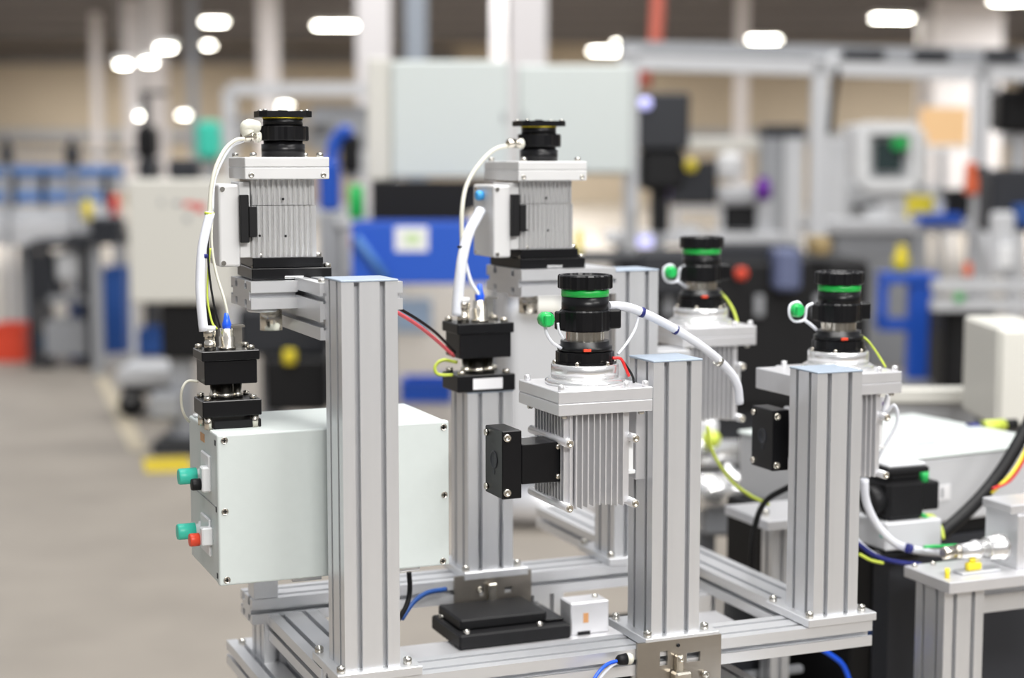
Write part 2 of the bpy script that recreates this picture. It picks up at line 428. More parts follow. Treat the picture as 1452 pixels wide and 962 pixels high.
for z in (EZ-.012, .107, .012):
    obj('hinge_clip', MB().box(EX0-.0018, EX0, -.092, -.086, z-.004, z+.004, .0005), DKG, en)
obj('seam', MB().box(EX0-.0008, EX0, -.08, .095, .1085, .1095), GREY, en)
obj('type_label', MB().box(EX0-.0008, EX0, -.012, .014, .190, .202), COPPER, en)
obj('side_plate', MB().box(EX0-.004, EX0, -.055, .0, .125, .178, .002), WHITE, en)
obj('side_plate', MB().box(EX0-.004, EX0, -.05, .01, .03, .085, .002), WHITE, en)
obj('gland', MB().box(EX0+.004, EX0+.02, .07, .09, EZ, EZ+.004, .001), WHITE, en)
def knob(px, py, r, L, L0, m_, name='push_button', cm=WHITE):
    p = atX(px, py, .494); Y, Z = p.y-2.41, p.z-1.003
    o = obj(name, MB().lathe([(r*.9, -L0-L), (r, -L0-L+.002), (r, -L0)], (EX0, Y, Z), 'x', 24), m_, en)
    obj('button_collar', MB().lathe([(r*.8, -L0), (r*.85, -.004), (r*1.15, -.003), (r*1.15, 0)], (EX0, Y, Z), 'x', 24), cm, o)
    return o
knob(288, 674, .0118, .026, .010, TEAL)
knob(286, 752, .0118, .026, .010, TEAL)
knob(298, 764, .0095, .014, .016, RED)
k = knob(297, 686, .0085, .014, .012, BLACKM, 'lever_switch')
p = atX(297, 690, .494)
obj('contact_block', MB().box(EX0-.013, EX0, p.y-2.41-.014, p.y-2.41+.006, p.z-1.003-.006, p.z-1.003+.03, .002), WHITE, en)
p = atX(300, 764, .494)
obj('contact_block', MB().box(EX0-.016, EX0, p.y-2.41-.012, p.y-2.41+.006, p.z-1.003-.008, p.z-1.003+.018, .002), WHITE, en)
for x in (.625, .775):
    sp_ = thing('support_bracket', 'aluminium support carrying the pale enclosure at its %s end' % ('left' if x < .7 else 'right'), 'bracket', (x, 2.52, .905))
    obj('upright', MB().box(-.02, .02, .062, .10, 0, .088, .001), ALU, sp_)
    obj('shelf', MB().box(-.022, .022, -.19, .10, .088, .098, .001), ALUX, sp_)
    bolt(sp_, 0, .075, .088-.088+.0, .006, .004)
# ------------------------------------------------------------------ plug connectors
def plug(x, y, z, s, label, foot=True):
    t = thing('plug_connector', label, 'connector', (x, y, z), 0, 'black plug connectors'); W = .0425*s; D_ = .062*s
    z0 = 0
    if foot:
        for fx in (-W*.78, W*.8):
            for fy in (.008*s, D_-.01*s): obj('standoff', MB().cyl((fx, fy, 0), .006*s, .018*s, 'z', 12), NICKEL, t)
        obj('seat_plate', MB().box(-W*.62, W, .004, D_, 0, .012*s, .001), BLACKM, t); z0 = .018*s
    obj('lower_block', MB().box(-W, W, 0, D_, z0, z0+.023*s, .0012), BLACK, t)
    z1 = z0+.023*s
    for fx, fy in ((-W*.8, .008*s), (W*.75, .008*s), (-W*.8, D_-.008), (W*.75, D_-.008)): bolt(t, fx, fy, z1, .0052*s, .006*s, material=NICKEL)
    for dx, r in ((-.004*s, .014), (.014*s, .008), (-.02*s, .007)):
        obj('contact_sleeve', MB().lathe([(r*s, 0), (r*s, .008*s), (r*.8*s, .009*s), (r*.8*s, .023*s)], (dx, .028*s, z1), 'z', 20), NICKEL, t)
    z2 = z1+.023*s
    obj('plug_body', MB().box(-W*.90, W*.88, .003, D_*.95, z2, z2+.034*s, .0012), BLACK, t)
    obj('top_plate', MB().box(-W, W*.96, 0, D_, z2+.034*s, z2+.048*s, .0012), BLACK, t)
    z3 = z2+.048*s
    for fx, fy in ((-W*.85, D_*.85), (W*.72, .012*s), (W*.75, D_*.85)): bolt(t, fx, fy, z3, .0052*s, .006*s, material=NICKEL)
    g = obj('cable_gland', MB().lathe([(.0085*s, 0), (.0085*s, .012*s), (.0074*s, .0125*s), (.0074*s, .019*s), (.0090*s, .0195*s), (.0090*s, .028*s), (.007*s, .031*s)], (-W*.62, .02*s, z3), 'z', 12), NICKEL, t)
    obj('gland_nut', MB().cyl((-W*.62, .02*s, z3+.0285*s), .0088*s, .006*s, 'z', 12), WHITE, g)
    c_ = obj('round_coupling', MB().lathe([(.0125*s, 0), (.0125*s, .004*s), (.0105*s, .0045*s), (.0115*s, .018*s), (.0095*s, .019*s), (.0095*s, .030*s)], (-W*.02, .024*s, z3), 'z', 24), NICKEL, t)
    obj('blue_boot', MB().lathe([(.0062*s, .030*s), (.0068*s, .036*s), (.005*s, .041*s), (.003*s, .052*s)], (-W*.02, .024*s, z3), 'z', 16), BLUEP, c_)
    obj('angle_bracket', MB().box(.0, W*.55, .034*s, .037*s, z3, z3+.034*s).box(W*.1, W*.58, .02*s, .037*s, z3+.031*s, z3+.034*s), STEEL, t)
    return t, z3
pc1, zt1 = plug(.527, 2.36, 1.2167, 1.0, 'black plug connector with blue boot standing on the pale enclosure')
pc2, zt2 = plug(.9985, 2.575, 1.2185, 1.20, 'blurred black plug connector on top of the back row post', False)
obj('paper_label', MB().box(-.024, .028, -.0008, 0, .004, .022), PAPER, pc2)
# ------------------------------------------------------------------ servo motors with square flanges (left and middle)
def comb_poly(x0, x1, y0, y1, n, depth, th):
    """rectangle with vertical ribs standing out of the front, back and left side"""
    P = []
    pit = (x1-x0)/n
    for i in range(n):
        a = x0+i*pit; c = .0017
        P += [(a, y0+c), (a+c, y0), (a+th-c, y0), (a+th, y0+c), (a+th, y0+depth), (a+pit, y0+depth)]
    P[-1] = (x1-th, y0+depth); P += [(x1-th, y0), (x1, y0)]
    P += [(x1, y1)]
    m_ = max(3, int((y1-y0)/pit)); pt = (y1-y0)/m_
    P += [(x0, y1)]
    for i in range(m_-1):
        b_ = y1-i*pt; P += [(x0, b_-th) if i else (x0, b_-th), (x0+depth, b_-th), (x0+depth, b_-pt), (x0, b_-pt)]
    Q = []
    for p in P:
        if not Q or (abs(p[0]-Q[-1][0])+abs(p[1]-Q[-1][1])) > 1e-6: Q.append(p)
    return Q
def servo(x, y, z, dep, label, rz=0.):
    """x,y = centre of front face of the ribbed body, z = underside of lower flange"""
    t = thing('servo_motor', label, 'motor', (x, y, z), rz, 'servo motors with black heads')
    cy = dep*.45
    obj('lower_flange', MB().box(-.054, .064, -.004, dep, 0, .0172, .001), BLACK, t)
    obj('flange', MB().box(-.052, .052, -.002, dep*.9, .0176, .0331, .001), BLACK, t)
    obj('key_slot', MB().box(-.006, .022, -.0046, -.003, .0015, .0055, .0006), CAST, t)
    for bx, by, bz in ((-.047, .006, .0172), (.059, .004, .0172), (-.040, .008, .0331), (.046, .008, .0331), (.059, dep-.01, .0172)): bolt(t, bx, by, bz, .0058, .006)
    o = obj('finned_housing', MB().prism(comb_poly(-.0535, .0425, 0, dep*.85, 12, .006, .0052), .0331, .1085), RIB, t)
    o = obj('finned_housing', MB().prism(comb_poly(-.0525, .0405, .001, dep*.82, 12, .006, .0052), .1092, .147), RIB, t)
    for k, (fx, fz) in enumerate(((-.006, .118), (-.003, .064), (-.041, .065))): obj('grub_screw', MB().cyl((fx, -.0006, fz), .0018, .002, 'y', 10), BLACK, t)
    for z0, z1 in ((.147, .1642), (.1645, .1787)): obj('top_plate', MB().box(-.0645, .059, -.02, dep, z0, z1, .0012), MOTW, t)
    for bx in (-.055, .050): bolt(t, bx, -.02, .153, .0042, .0015, 'y', -1)
    for bx, by in ((-.050, -.008), (.048, -.006), (-.056, dep-.012), (.05, dep-.012)): bolt(t, bx, by, .1787, .0050, .0065)
    C0 = (.006, cy, 0)
    obj('encoder_body', MB().lathe([(.032, .1787), (.0325, .198), (.029, .1985), (.029, .204)], C0, 'z', 36), BLACK, t)
    obj('coupling_nut', MB().lathe([(.0345, .2032), (.036, .2045), (.036, .2235), (.0345, .2245)], C0, 'z', 48, (8, .06)), BLACK, t)
    obj('coupling_ear', MB().box(.030, .043, cy-.010, cy+.008, .2025, .2245, .0015), BLACK, t)
    obj('neck', MB().cyl((C0[0], cy, .2245), .0295, .0115, 'z', 36), BLACK, t)
    obj('yellow_seal', MB().cyl((C0[0], cy, .2358), .0305, .0018, 'z', 36), YEL, t)
    s_ = .039; c_ = .010
    oc = [(-s_, -s_+c_), (-s_+c_, -s_), (s_-c_, -s_), (s_, -s_+c_), (s_, s_-c_), (s_-c_, s_), (-s_+c_, s_), (-s_, s_-c_)]
    obj('top_flange', MB().prism([(a+C0[0], b_*.8+cy) for a, b_ in oc], .2376, .2465), BLACK, t)
    for bx, by in ((-.03, -.022), (.032, -.022), (-.03, .022), (.032, .022)): bolt(t, C0[0]+bx, cy+by, .2465, .0036, .0025)
    obj('centre_boss', MB().cyl((C0[0], cy, .2465), .007, .0022, 'z', 16), BLACK, t)
    # terminal box on the left
    b_ = obj('terminal_box', MB().box(-.1005, -.0695, .0, .095, .020, .140, .004, 3), MOTW, t)
    for fz in (.026, .133):
        obj('box_screw', MB().cyl((-.094, -.002, fz), .0035, .003, 'y', 12), STEEL, b_)
        obj('box_screw', MB().cyl((-.1015, .080, fz), .0035, .003, 'x', 12), STEEL, b_)
    if not rz: obj('blue_gland', MB().lathe([(.007, 0), (.0085, -.004), (.0085, -.010), (.006, -.013)], (-.1005, .048, .122), 'x', 16), LBLUE, b_)
    obj('box_adapter', MB().box(-.0695, -.0535, .004, .080, .033, .143, .001), MOTW, t)
    obj('black_socket', MB().box(-.070, -.0575, -.010, .02, .0555, .1245, .001).box(-.058, -.0465, -.012, .01, .0635, .1075, .001), BLACKM, t)
    obj('head_gland', MB().lathe([(.006, -.060), (.0078, -.058), (.0078, -.046), (.0062, -.045), (.0062, -.041), (.0085, -.040), (.0085, -.034)], (0, cy-.02, .2085), 'x', 16), NICKEL, t)
    obj('head_nut', MB().lathe([(.0072, -.0405), (.0088, -.038), (.0088, -.033), (.006, -.030)], (0, cy-.02, .2085), 'x', 10), OFFW, t)
    obj('shaft_sleeve', MB().lathe([(.0165, -.078), (.0165, -.048), (.0145, -.047), (.0145, -.0438)], (-.018, cy*.8, 0), 'z', 32), NICKEL, t)
    obj('shaft_ring', MB().lathe([(.022, -.050), (.024, -.048), (.024, -.0438)], (-.030, cy*.8, 0), 'z', 32), ALUP, t)
    return t
servo(.6265, 2.42, 1.4233, .13, 'grey ribbed servo motor with black head, on the bracket left of the tall post', -.07)
servo(1.1212, 2.60, 1.4167, .135, 'blurred grey ribbed servo motor with black head, right of the thick white cable')
br = thing('motor_bracket', 'slotted aluminium bracket joining the left servo motor to the tall post', 'bracket', (.66, 2.4, 1.347))
PW = slot_poly(.13, .04, (-.03, .03), (0,))
wbeam(.566, .6352, 2.40, 2.53, 1.3825, 1.4228, 'x', br, 'carrier_beam', PW)
wbeam(.6352, .6752, 2.28, 2.62, 1.347, 1.427, 'y', br, 'side_beam', P48)
wbeam(.6752, .7565, 2.28, 2.32, 1.386, 1.427, 'x', br, 'cross_beam', P44)
bolt(br, -.016, -.10, .08, .0055, .005)
PW2 = slot_poly(.16, .0437, (-.04, .04), (0,))
br2 = thing('motor_bracket', 'slotted aluminium bracket under the blurred middle servo motor', 'bracket', (1.12, 2.66, 1.373))
wbeam(1.0625, 1.235, 2.58, 2.74, 1.373, 1.4167, 'x', br2, 'carrier_beam', PW2)
# ------------------------------------------------------------------ finned motors with green-ringed couplings
def finned(x, y, z, label):
    """x, y = axis, z = top of the double plate"""
    zb = -.176
    t = thing('finned_motor', label, 'motor', (x, y, z+zb), 0, 'finned motors with green-ringed couplings')
    H = -zb
    obj('lower_plate', MB().box(-.0745, .0745, -.0743, .0743, H-.035, H-.0178, .0012), ALUP, t)
    obj('upper_plate', MB().box(-.0745, .0745, -.0743, .0743, H-.0175, H, .0012), ALUP, t)
    for bx, by in ((-.0665, -.066), (.066, -.066), (-.066, .06), (.066, .06), (-.045, .02), (.035, -.066)): bolt(t, bx, by, H, .0048, .0085, material=ALUP)
    for bx, by in ((-.062, -.066), (.060, -.066), (-.068, .045)): bolt(t, bx, by, H-.035, .0045, .005, sgn=-1)
    zf0, zf1 = .007, H-.035
    obj('motor_core', MB().box(-.046, .036, -.049, .052, zf0, zf1, .001), CAST, t)
    for i in range(10):
        fx = -.0515+.0093*i
        obj('fin', MB().box(fx-.0009, fx+.0009, -.0655, -.048, zf0-.002-.004*math.sin(i*.9)*.5, zf1), ALUP, t)
    for i in range(11):
        fy = -.058+.0105*i
        obj('fin', MB().box(-.0595, -.045, fy-.0009, fy+.0009, zf0, zf1), ALUP, t)
        obj('fin', MB().box(.035, .044, fy-.0009, fy+.0009, zf0, zf1), ALUP, t)
    for fx, fz in ((-.0565, .101), (-.0565, .0075), (.0475, .102), (.0475, .0065)):
        o = obj('tie_rod', MB().cyl((fx, -.074, fz), .0066, .14, 'y', 20), ALUP, t)
        obj('rod_screw', MB().lathe([(.0052, 0), (.0050, -.0022), (.0030, -.0022), (.0028, -.0006), (.0003, -.0006)], (fx, -.074, fz), 'y', 16), NICKEL, o)
    obj('name_lug', MB().box(.044, .054, -.055, -.035, .050, .096, .002).box(.044, .056, -.057, -.035, .047, .053, .001), WHITE, t)
    # black connector housing at the left
    f = obj('connector_flange', MB().box(-.148, -.118, -.044, .0227, .0213, .1195, .0012), BLACK, t)
    for z_ in (.031, .110):
        obj('flange_screw', MB().lathe([(.0058, 0), (.0055, -.004), (.0030, -.004), (.0028, -.0015), (.0003, -.0015)], (-.141, -.044, z_), 'y', 18), NICKEL, f)
        obj('flange_screw', MB().lathe([(.0050, 0), (.0047, -.004), (.0003, -.004)], (-.148, .014, z_), 'x', 18), NICKEL, f)
    obj('socket_recess', MB().lathe([(.013, 0), (.013, -.0012), (.011, -.0012), (.0105, -.0004), (.0003, -.0004)], (-.148, -.012, .074), 'x', 24), DKG, f)
    obj('key_hole', MB().cyl((-.1488, -.012, .056), .004, .0012, 'x', 12), DKG, f)
    f = obj('connector_body', MB().box(-.118, -.0555, -.044, .012, .041, .099, .0012), BLACK, t)
    for z_ in (.049, .0925): obj('body_screw', MB().lathe([(.0042, 0), (.0040, -.002), (.0003, -.002)], (-.0615, -.044, z_), 'y', 16), NICKEL, f)
    obj('cable_tube', MB().cyl((-.095, .035, .085), .011, .04, 'x', 20), ALUP, t)
    # coupling stack
    def L(name, prof, m_, lobes=None, seg=48): return obj(name, MB().lathe([(r, h+H) for r, h in prof], (0, 0, 0), 'z', seg, lobes), m_, t)
    L('bearing_flange', [(.0585, 0), (.0585, .006), (.054, .009), (.0505, .010)], CAST)
    cl = L('collar', [(.0498, .009), (.0498, .029), (.048, .0305)], CAST)
    for k in range(6):
        a = k*PI/3+.9; bolt(t, .0455*math.cos(a), .0455*math.sin(a), H+.0305, .0034, .005, material=NICKEL)
    L('lower_ring', [(.0465, .0305), (.0465, .0335), (.0430, .0335), (.0430, .0475), (.040, .0485)], BLACK, (12, .035))
    L('clamp_ring', [(.0385, .0485), (.0405, .050), (.0405, .0555), (.036, .0565), (.036, .0635)], BLACK)
    obj('red_mark', MB().box(-.020, -.009, -.0418, -.038, H+.051, H+.055), RED, t)
    L('nickel_neck', [(.028, .0635), (.028, .079)], NICKEL, (24, .02))
    L('clamp_body', [(.0355, .078), (.0375, .080), (.0375, .1065), (.0355, .109)], BLACK, (8, .05))
    obj('clamp_ear', MB().box(.030, .052, -.016, .012, H+.080, H+.1085, .003, 2), BLACK, t)
    o = obj('clamp_ear', MB().box(-.045, -.030, -.010, .010, H+.080, H+.107, .002), BLACK, t)
    obj('ear_clip', MB().box(-.0345, -.0315, -.0125, -.0095, H+.082, H+.105, .0008), NICKEL, o)
    L('plug_barrel', [(.0335, .108), (.0345, .1095), (.0345, .1285)], BLACK)
    L('green_ring', [(.0349, .1285), (.0349, .1395)], GREEN)
    L('knurled_cap', [(.0385, .1395), (.0402, .141), (.0402, .158), (.0385, .160), (.034, .160), (.032, .1575), (.0003, .1575)], BLACK, (10, .05), 60)
    return t
f1 = finned(1.0245, 2.244, 1.272, 'sharp finned motor with green ring hanging in front of the middle post')
obj('post_bracket', MB().box(.0745, .0905, -.02, .05, .03, .165, .001), ALUP, f1)
f2 = dup(f1, (1.538, 2.365, 1.256-.176), 'finned motor with green ring mounted behind the right corner post', skip=('post_bracket',))
o = obj('rear_bracket', MB().box(-.12, -.075, -.085, .06, .142, .176, .001), ALUP, f2)
f3 = dup(f1, (1.487, 2.744, 1.298-.176), 'most blurred finned motor with green ring, standing behind the other two', skip=('post_bracket',))
o = obj('rear_bracket', MB().box(-.172, -.0745, -.10, -.02, .100, .140, .001), ALUX, f3)
# ------------------------------------------------------------------ cables
def cable(pts, r, m_, label, cat='cable', name='cable', seg=10):
    """pts = (pixel x, pixel y, Y) where the cable passes"""
    P = [atY(*p) for p in pts]
    return tag(obj(name, MB().tube(P, r, seg), m_), label, cat)
def tie(parent, px, py, Y, d, r, m_=NAVY, w_=.006):
    p = atY(px, py, Y) - Vector(parent.location); d = Vector(d).normalized()
    return obj('cable_tie', MB().tube([p-d*w_/2, p+d*w_/2], r, 14), m_, parent)
g1 = Vector((.527-.0425*.62, 2.38, zt1+1.2167))
c = cable([(289, 470, 2.378), (285, 430, 2.38), (284, 395, 2.385), (287, 350, 2.39), (298, 302, 2.40)], .0068, WCAB, 'thick white cable left of the sharp servo motor')
tie(c, 287, 363, 2.39, (.1, 0, 1), .0078); tie(c, 297, 303, 2.40, (.1, 0, 1), .0072, YG, .004)
cable([(297, 306, 2.402), (299, 270, 2.405), (306, 238, 2.41), (319, 212, 2.42), (334, 199, 2.425), (346, 197, 2.43)], .0030, OFFW, 'ivory cable arching up to the head of the left servo motor')
cable([(301, 300, 2.41), (303, 262, 2.412), (312, 234, 2.42), (328, 208, 2.43), (345, 200, 2.435)], .0024, WCAB, 'thin white cable close behind the ivory one at the left servo motor')
cable([(299, 318, 2.40), (295, 345, 2.395), (297, 390, 2.39), (304, 435, 2.385), (312, 465, 2.385)], .0016, BLACKM, 'thin black wire behind the thick white cable at the left motor', 'wire', 'wire')
cable([(301, 300, 2.405), (300, 345, 2.40), (306, 385, 2.395), (318, 425, 2.385), (323, 448, 2.383)], .0020, OFFW, 'thin pale wire running down into the blue boot at left', 'wire', 'wire')
cable([(298, 352, 2.395), (296, 375, 2.395), (294, 420, 2.39), (300, 455, 2.385), (308, 467, 2.385)], .0015, YG, 'yellow-green wire behind the thick white cable at the left motor', 'wire', 'wire')
cable([(281, 541, 2.40), (266, 541, 2.40), (258, 553, 2.40), (257, 572, 2.41), (261, 588, 2.42), (268, 598, 2.44)], .0020, OFFW, 'pale wire looping down at the left of the pale enclosure', 'wire', 'wire')
cable([(364, 180, 2.45), (352, 178, 2.44), (349, 183, 2.44), (352, 190, 2.44)], .0095, OFFW, 'fat ivory elbow standing in for a blurred lamp disc beside the left servo head', 'hose', 'bokeh_elbow')  # ivory bend kept in place of a lamp's blurred disc
c_iv = None
c = cable([(648, 448, 2.60), (650, 415, 2.60), (656, 365, 2.60), (665, 330, 2.61), (682, 298, 2.63)], .0090, WCAB, 'thick white cable rising to the blurred middle servo motor')
tie(c, 657, 351, 2.605, (.12, 0, 1), .0102, BLACK, .004)
cable([(655, 345, 2.61), (655, 300, 2.61), (662, 262, 2.62), (682, 230, 2.63), (706, 210, 2.64), (738, 207, 2.645)], .0036, OFFW, 'ivory cable arching to the head of the blurred middle servo motor')
cable([(660, 372, 2.61), (668, 400, 2.605), (680, 420, 2.60), (684, 434, 2.60)], .0030, WCAB, 'thin white wire entering the blue boot of the back connector', 'wire', 'wire')
cable([(558, 440, 2.36), (590, 460, 2.42), (618, 482, 2.50), (643, 505, 2.58)], .0030, PINK, 'red wire running from the tall post to the back connector', 'wire', 'wire')
cable([(560, 434, 2.37), (595, 455, 2.43), (620, 474, 2.51), (645, 500, 2.59)], .0024, BLACKM, 'black wire beside the red one from the tall post', 'wire', 'wire')
cable([(648, 514, 2.60), (628, 511, 2.60), (617, 520, 2.60), (621, 531, 2.60), (642, 532, 2.60)], .0028, YG, 'yellow-green wire loop left of the back connector', 'wire', 'wire')
c = cable([(862, 434, 2.24), (885, 435, 2.25), (910, 443, 2.26), (952, 464, 2.28), (1000, 495, 2.30), (1030, 522, 2.32), (1045, 545, 2.33), (1049, 572, 2.34)], .0068, WCAB, 'thick white cable arching right from the sharp green-ringed coupling')
tie(c, 910, 443, 2.26, (.9, 0, -.25), .0078, NAVY); tie(c, 958, 468, 2.283, (.9, 0, -.4), .0074, NAVY, .005); tie(c, 1019, 513, 2.312, (.7, 0, -.6), .0082, STEEL, .008)
cable([(905, 450, 2.26), (900, 468, 2.25), (888, 488, 2.235), (876, 503, 2.225)], .0020, WCAB, 'thin white wire hanging from the arching cable to the black ring', 'wire', 'wire')
cable([(868, 508, 2.21), (880, 509, 2.21), (886, 520, 2.21), (892, 534, 2.21)], .0022, REDW, 'short red wire beside the silver collar', 'wire', 'wire')
cable([(880, 508, 2.213), (890, 522, 2.213), (897, 534, 2.215), (899, 545, 2.22)], .0018, BLACKM, 'short black wire crossing the red one beside the silver collar', 'wire', 'wire')
def tether(f, x, y, z, s, label, kind):
    """green plug on a white loop, hanging beside a coupling; px targets through at-points"""
    t = thing('tethered_plug', label, 'plug', (x, y, z), 0, 'green tethered plugs')
    obj('green_plug', MB().lathe([(.0095, -.012), (.0112, -.010), (.0112, .004), (.0085, .006)], (-.0, 0, 0), 'y', 10).box(-.007, .004, -.016, -.011, -.009, .008, .002), GREENP, t)
    obj('dark_seal', MB().cyl((.004, 0, .0), .010, .006, 'x', 16), DKG, t)
    if kind == 0:
        obj('cord', MB().tube([(-.001, .0, -.008), (.003, .0, -.022), (.012, .002, -.034), (.028, .006, -.044)], .0024), WCAB, t)
        obj('cord', MB().tube([(.020, .0, -.006), (.022, 0, -.018), (.030, .002, -.030)], .0019), WCAB, t)
    else:
        obj('cord', MB().tube([(.012, 0, .006), (.002, -.003, .013), (-.010, 0, .008), (-.011, 0, -.008), (.0, .002, -.018), (.018, .002, -.016), (.021, 0, .004), (.032, 0, .010)], .0024), WCAB, t)
        obj('cord', MB().tube([(.016, 0, -.016), (.030, .004, -.024), (.046, .01, -.034)], .0028), WCAB, t)
    return t
q = atY(1254, 573, 2.345)
t = thing('cable_tag', 'white paper tag on the wires at the right side of the corner motor', 'tag', q, 0)
obj('tag_sheet', MB().box(-.012, .011, 0, .0015, -.011, .011), PAPER, t); obj('print', MB().box(-.004, .002, -.0006, 0, -.003, .003), PURP, t)
t.parent = None
p = atY(773, 453, 2.23); tether(f1, p.x, p.y, p.z, 1, 'green plug on a white cord left of the sharp coupling', 0)
p = atY(1128, 440, 2.355); tether(f2, p.x, p.y, p.z, 1, 'green plug in a white loop left of the right corner coupling', 1)
p = atY(949, 386, 2.74); tether(f3, p.x, p.y, p.z, 1, 'blurred green plug in a white loop left of the rear coupling', 1)
cable([(1020, 414, 2.73), (1030, 424, 2.72), (1040, 440, 2.71), (1046, 458, 2.70)], .0024, YG, 'yellow-green wire curving down from the rear blurred coupling', 'wire', 'wire')
cable([(1217, 474, 2.345), (1230, 483, 2.34), (1243, 500, 2.335), (1256, 521, 2.33)], .0018, YG, 'yellow-green wire curving down from the right corner coupling', 'wire', 'wire')
cable([(1003, 605, 2.62), (1010, 640, 2.62), (1035, 680, 2.62), (1062, 702, 2.62), (1090, 716, 2.62)], .0030, YG, 'long yellow-green wire sagging between middle and right posts', 'wire', 'wire')
cable([(1120, 690, 2.55), (1085, 712, 2.6), (1070, 750, 2.62), (1066, 800, 2.64), (1068, 838, 2.65)], .0055, BLACKM, 'black cable hanging down left of the right corner post')
cable([(1258, 560, 2.33), (1252, 590, 2.335), (1268, 575, 2.32), (1272, 600, 2.32), (1250, 640, 2.33), (1240, 660, 2.34)], .0028, WCAB, 'thin white cable at the right side of the corner motor')
c = cable([(1226, 680, 2.40), (1228, 710, 2.40), (1242, 742, 2.40), (1268, 770, 2.40), (1300, 781, 2.46), (1340, 785, 2.52)], .0070, WCAB, 'white cable curving into the silver fitting at right')
tie(c, 1289, 778, 2.405, (1, 0, -.35), .0082, NAVY, .008); tie(c, 1253, 758, 2.40, (.7, 0, -.7), .0075, TEAL, .003)
cable([(1530, 380, 2.60), (1475, 560, 2.56), (1440, 636, 2.54), (1400, 695, 2.53), (1350, 745, 2.52), (1295, 785, 2.51), (1235, 790, 2.50)], .0125, BLACKM, 'thick black cable sweeping in from the right edge', seg=16)
cable([(1525, 440, 2.54), (1472, 600, 2.50), (1456, 635, 2.49), (1436, 670, 2.48), (1406, 700, 2.48)], .0030, YEL, 'yellow wire under the thick black cable at the right edge', 'wire', 'wire')
cable([(1535, 450, 2.54), (1476, 606, 2.50), (1458, 642, 2.49), (1434, 680, 2.48), (1407, 694, 2.475)], .0028, REDW, 'red wire under the thick black cable at the right edge', 'wire', 'wire')
cable([(1215, 770, 2.40), (1240, 788, 2.40), (1270, 797, 2.40), (1305, 801, 2.42)], .0042, NAVY, 'dark blue cable lying low beside the right corner post')
cable([(1212, 762, 2.42), (1235, 783, 2.42), (1262, 795, 2.42), (1300, 800, 2.43)], .0030, WCAB, 'thin pale cable beside the dark blue one at the right corner post')
cable([(1218, 786, 2.38), (1235, 795, 2.38), (1252, 799, 2.39)], .0028, YG, 'short yellow-green wire low at the right corner post', 'wire', 'wire')
cable([(1297, 726, 2.50), (1312, 733, 2.50), (1325, 745, 2.50), (1330, 762, 2.50)], .0035, GREENP, 'short green wire curling beside the black housing', 'wire', 'wire')
cable([(1303, 733, 2.505), (1322, 732, 2.51), (1334, 748, 2.50), (1338, 765, 2.49)], .0032, YG, 'yellow wire curling beside the short green one', 'wire', 'wire')
cable([(1310, 776, 2.44), (1335, 775, 2.44), (1358, 774, 2.44)], .0030, GREENP, 'straight green wire above the silver fitting', 'wire', 'wire')
cable([(836, 975, 2.15), (848, 955, 2.16), (862, 942, 2.17), (882, 936, 2.175)], .0026, BLUEP, 'blue wire at the bottom entering a black plug', 'wire', 'wire')
cable([(842, 975, 2.16), (856, 956, 2.17), (870, 943, 2.175), (884, 939, 2.18)], .0022, WCAB, 'white wire under the blue wire at the bottom', 'wire', 'wire')
t = thing('inline_plug', 'black plug with ivory collar at the left edge of the steel plate', 'plug', atY(888, 935, 2.175))
obj('plug_body', MB().lathe([(.004, -.016), (.0075, -.012), (.0085, 0)], (0, 0, 0), 'x', 16), BLACKM, t)
obj('collar', MB().lathe([(.0088, 0), (.0088, .006), (.006, .010)], (0, 0, 0), 'x', 16), OFFW, t)
cable([(1160, 918, 2.5), (1182, 932, 2.5), (1196, 945, 2.5), (1206, 970, 2.5)], .0045, BLUEP, 'blue hose hanging under the right end of the front beam', 'hose', 'hose')
cable([(632, 836, 2.55), (606, 841, 2.53), (586, 855, 2.50), (570, 878, 2.48)], .0040, BLUED, 'dark blue cable left of the rear steel plate')
cable([(580, 812, 2.47), (581, 838, 2.47), (576, 860, 2.46), (564, 880, 2.44)], .0040, BLACKM, 'black cable hanging below the pale enclosure')
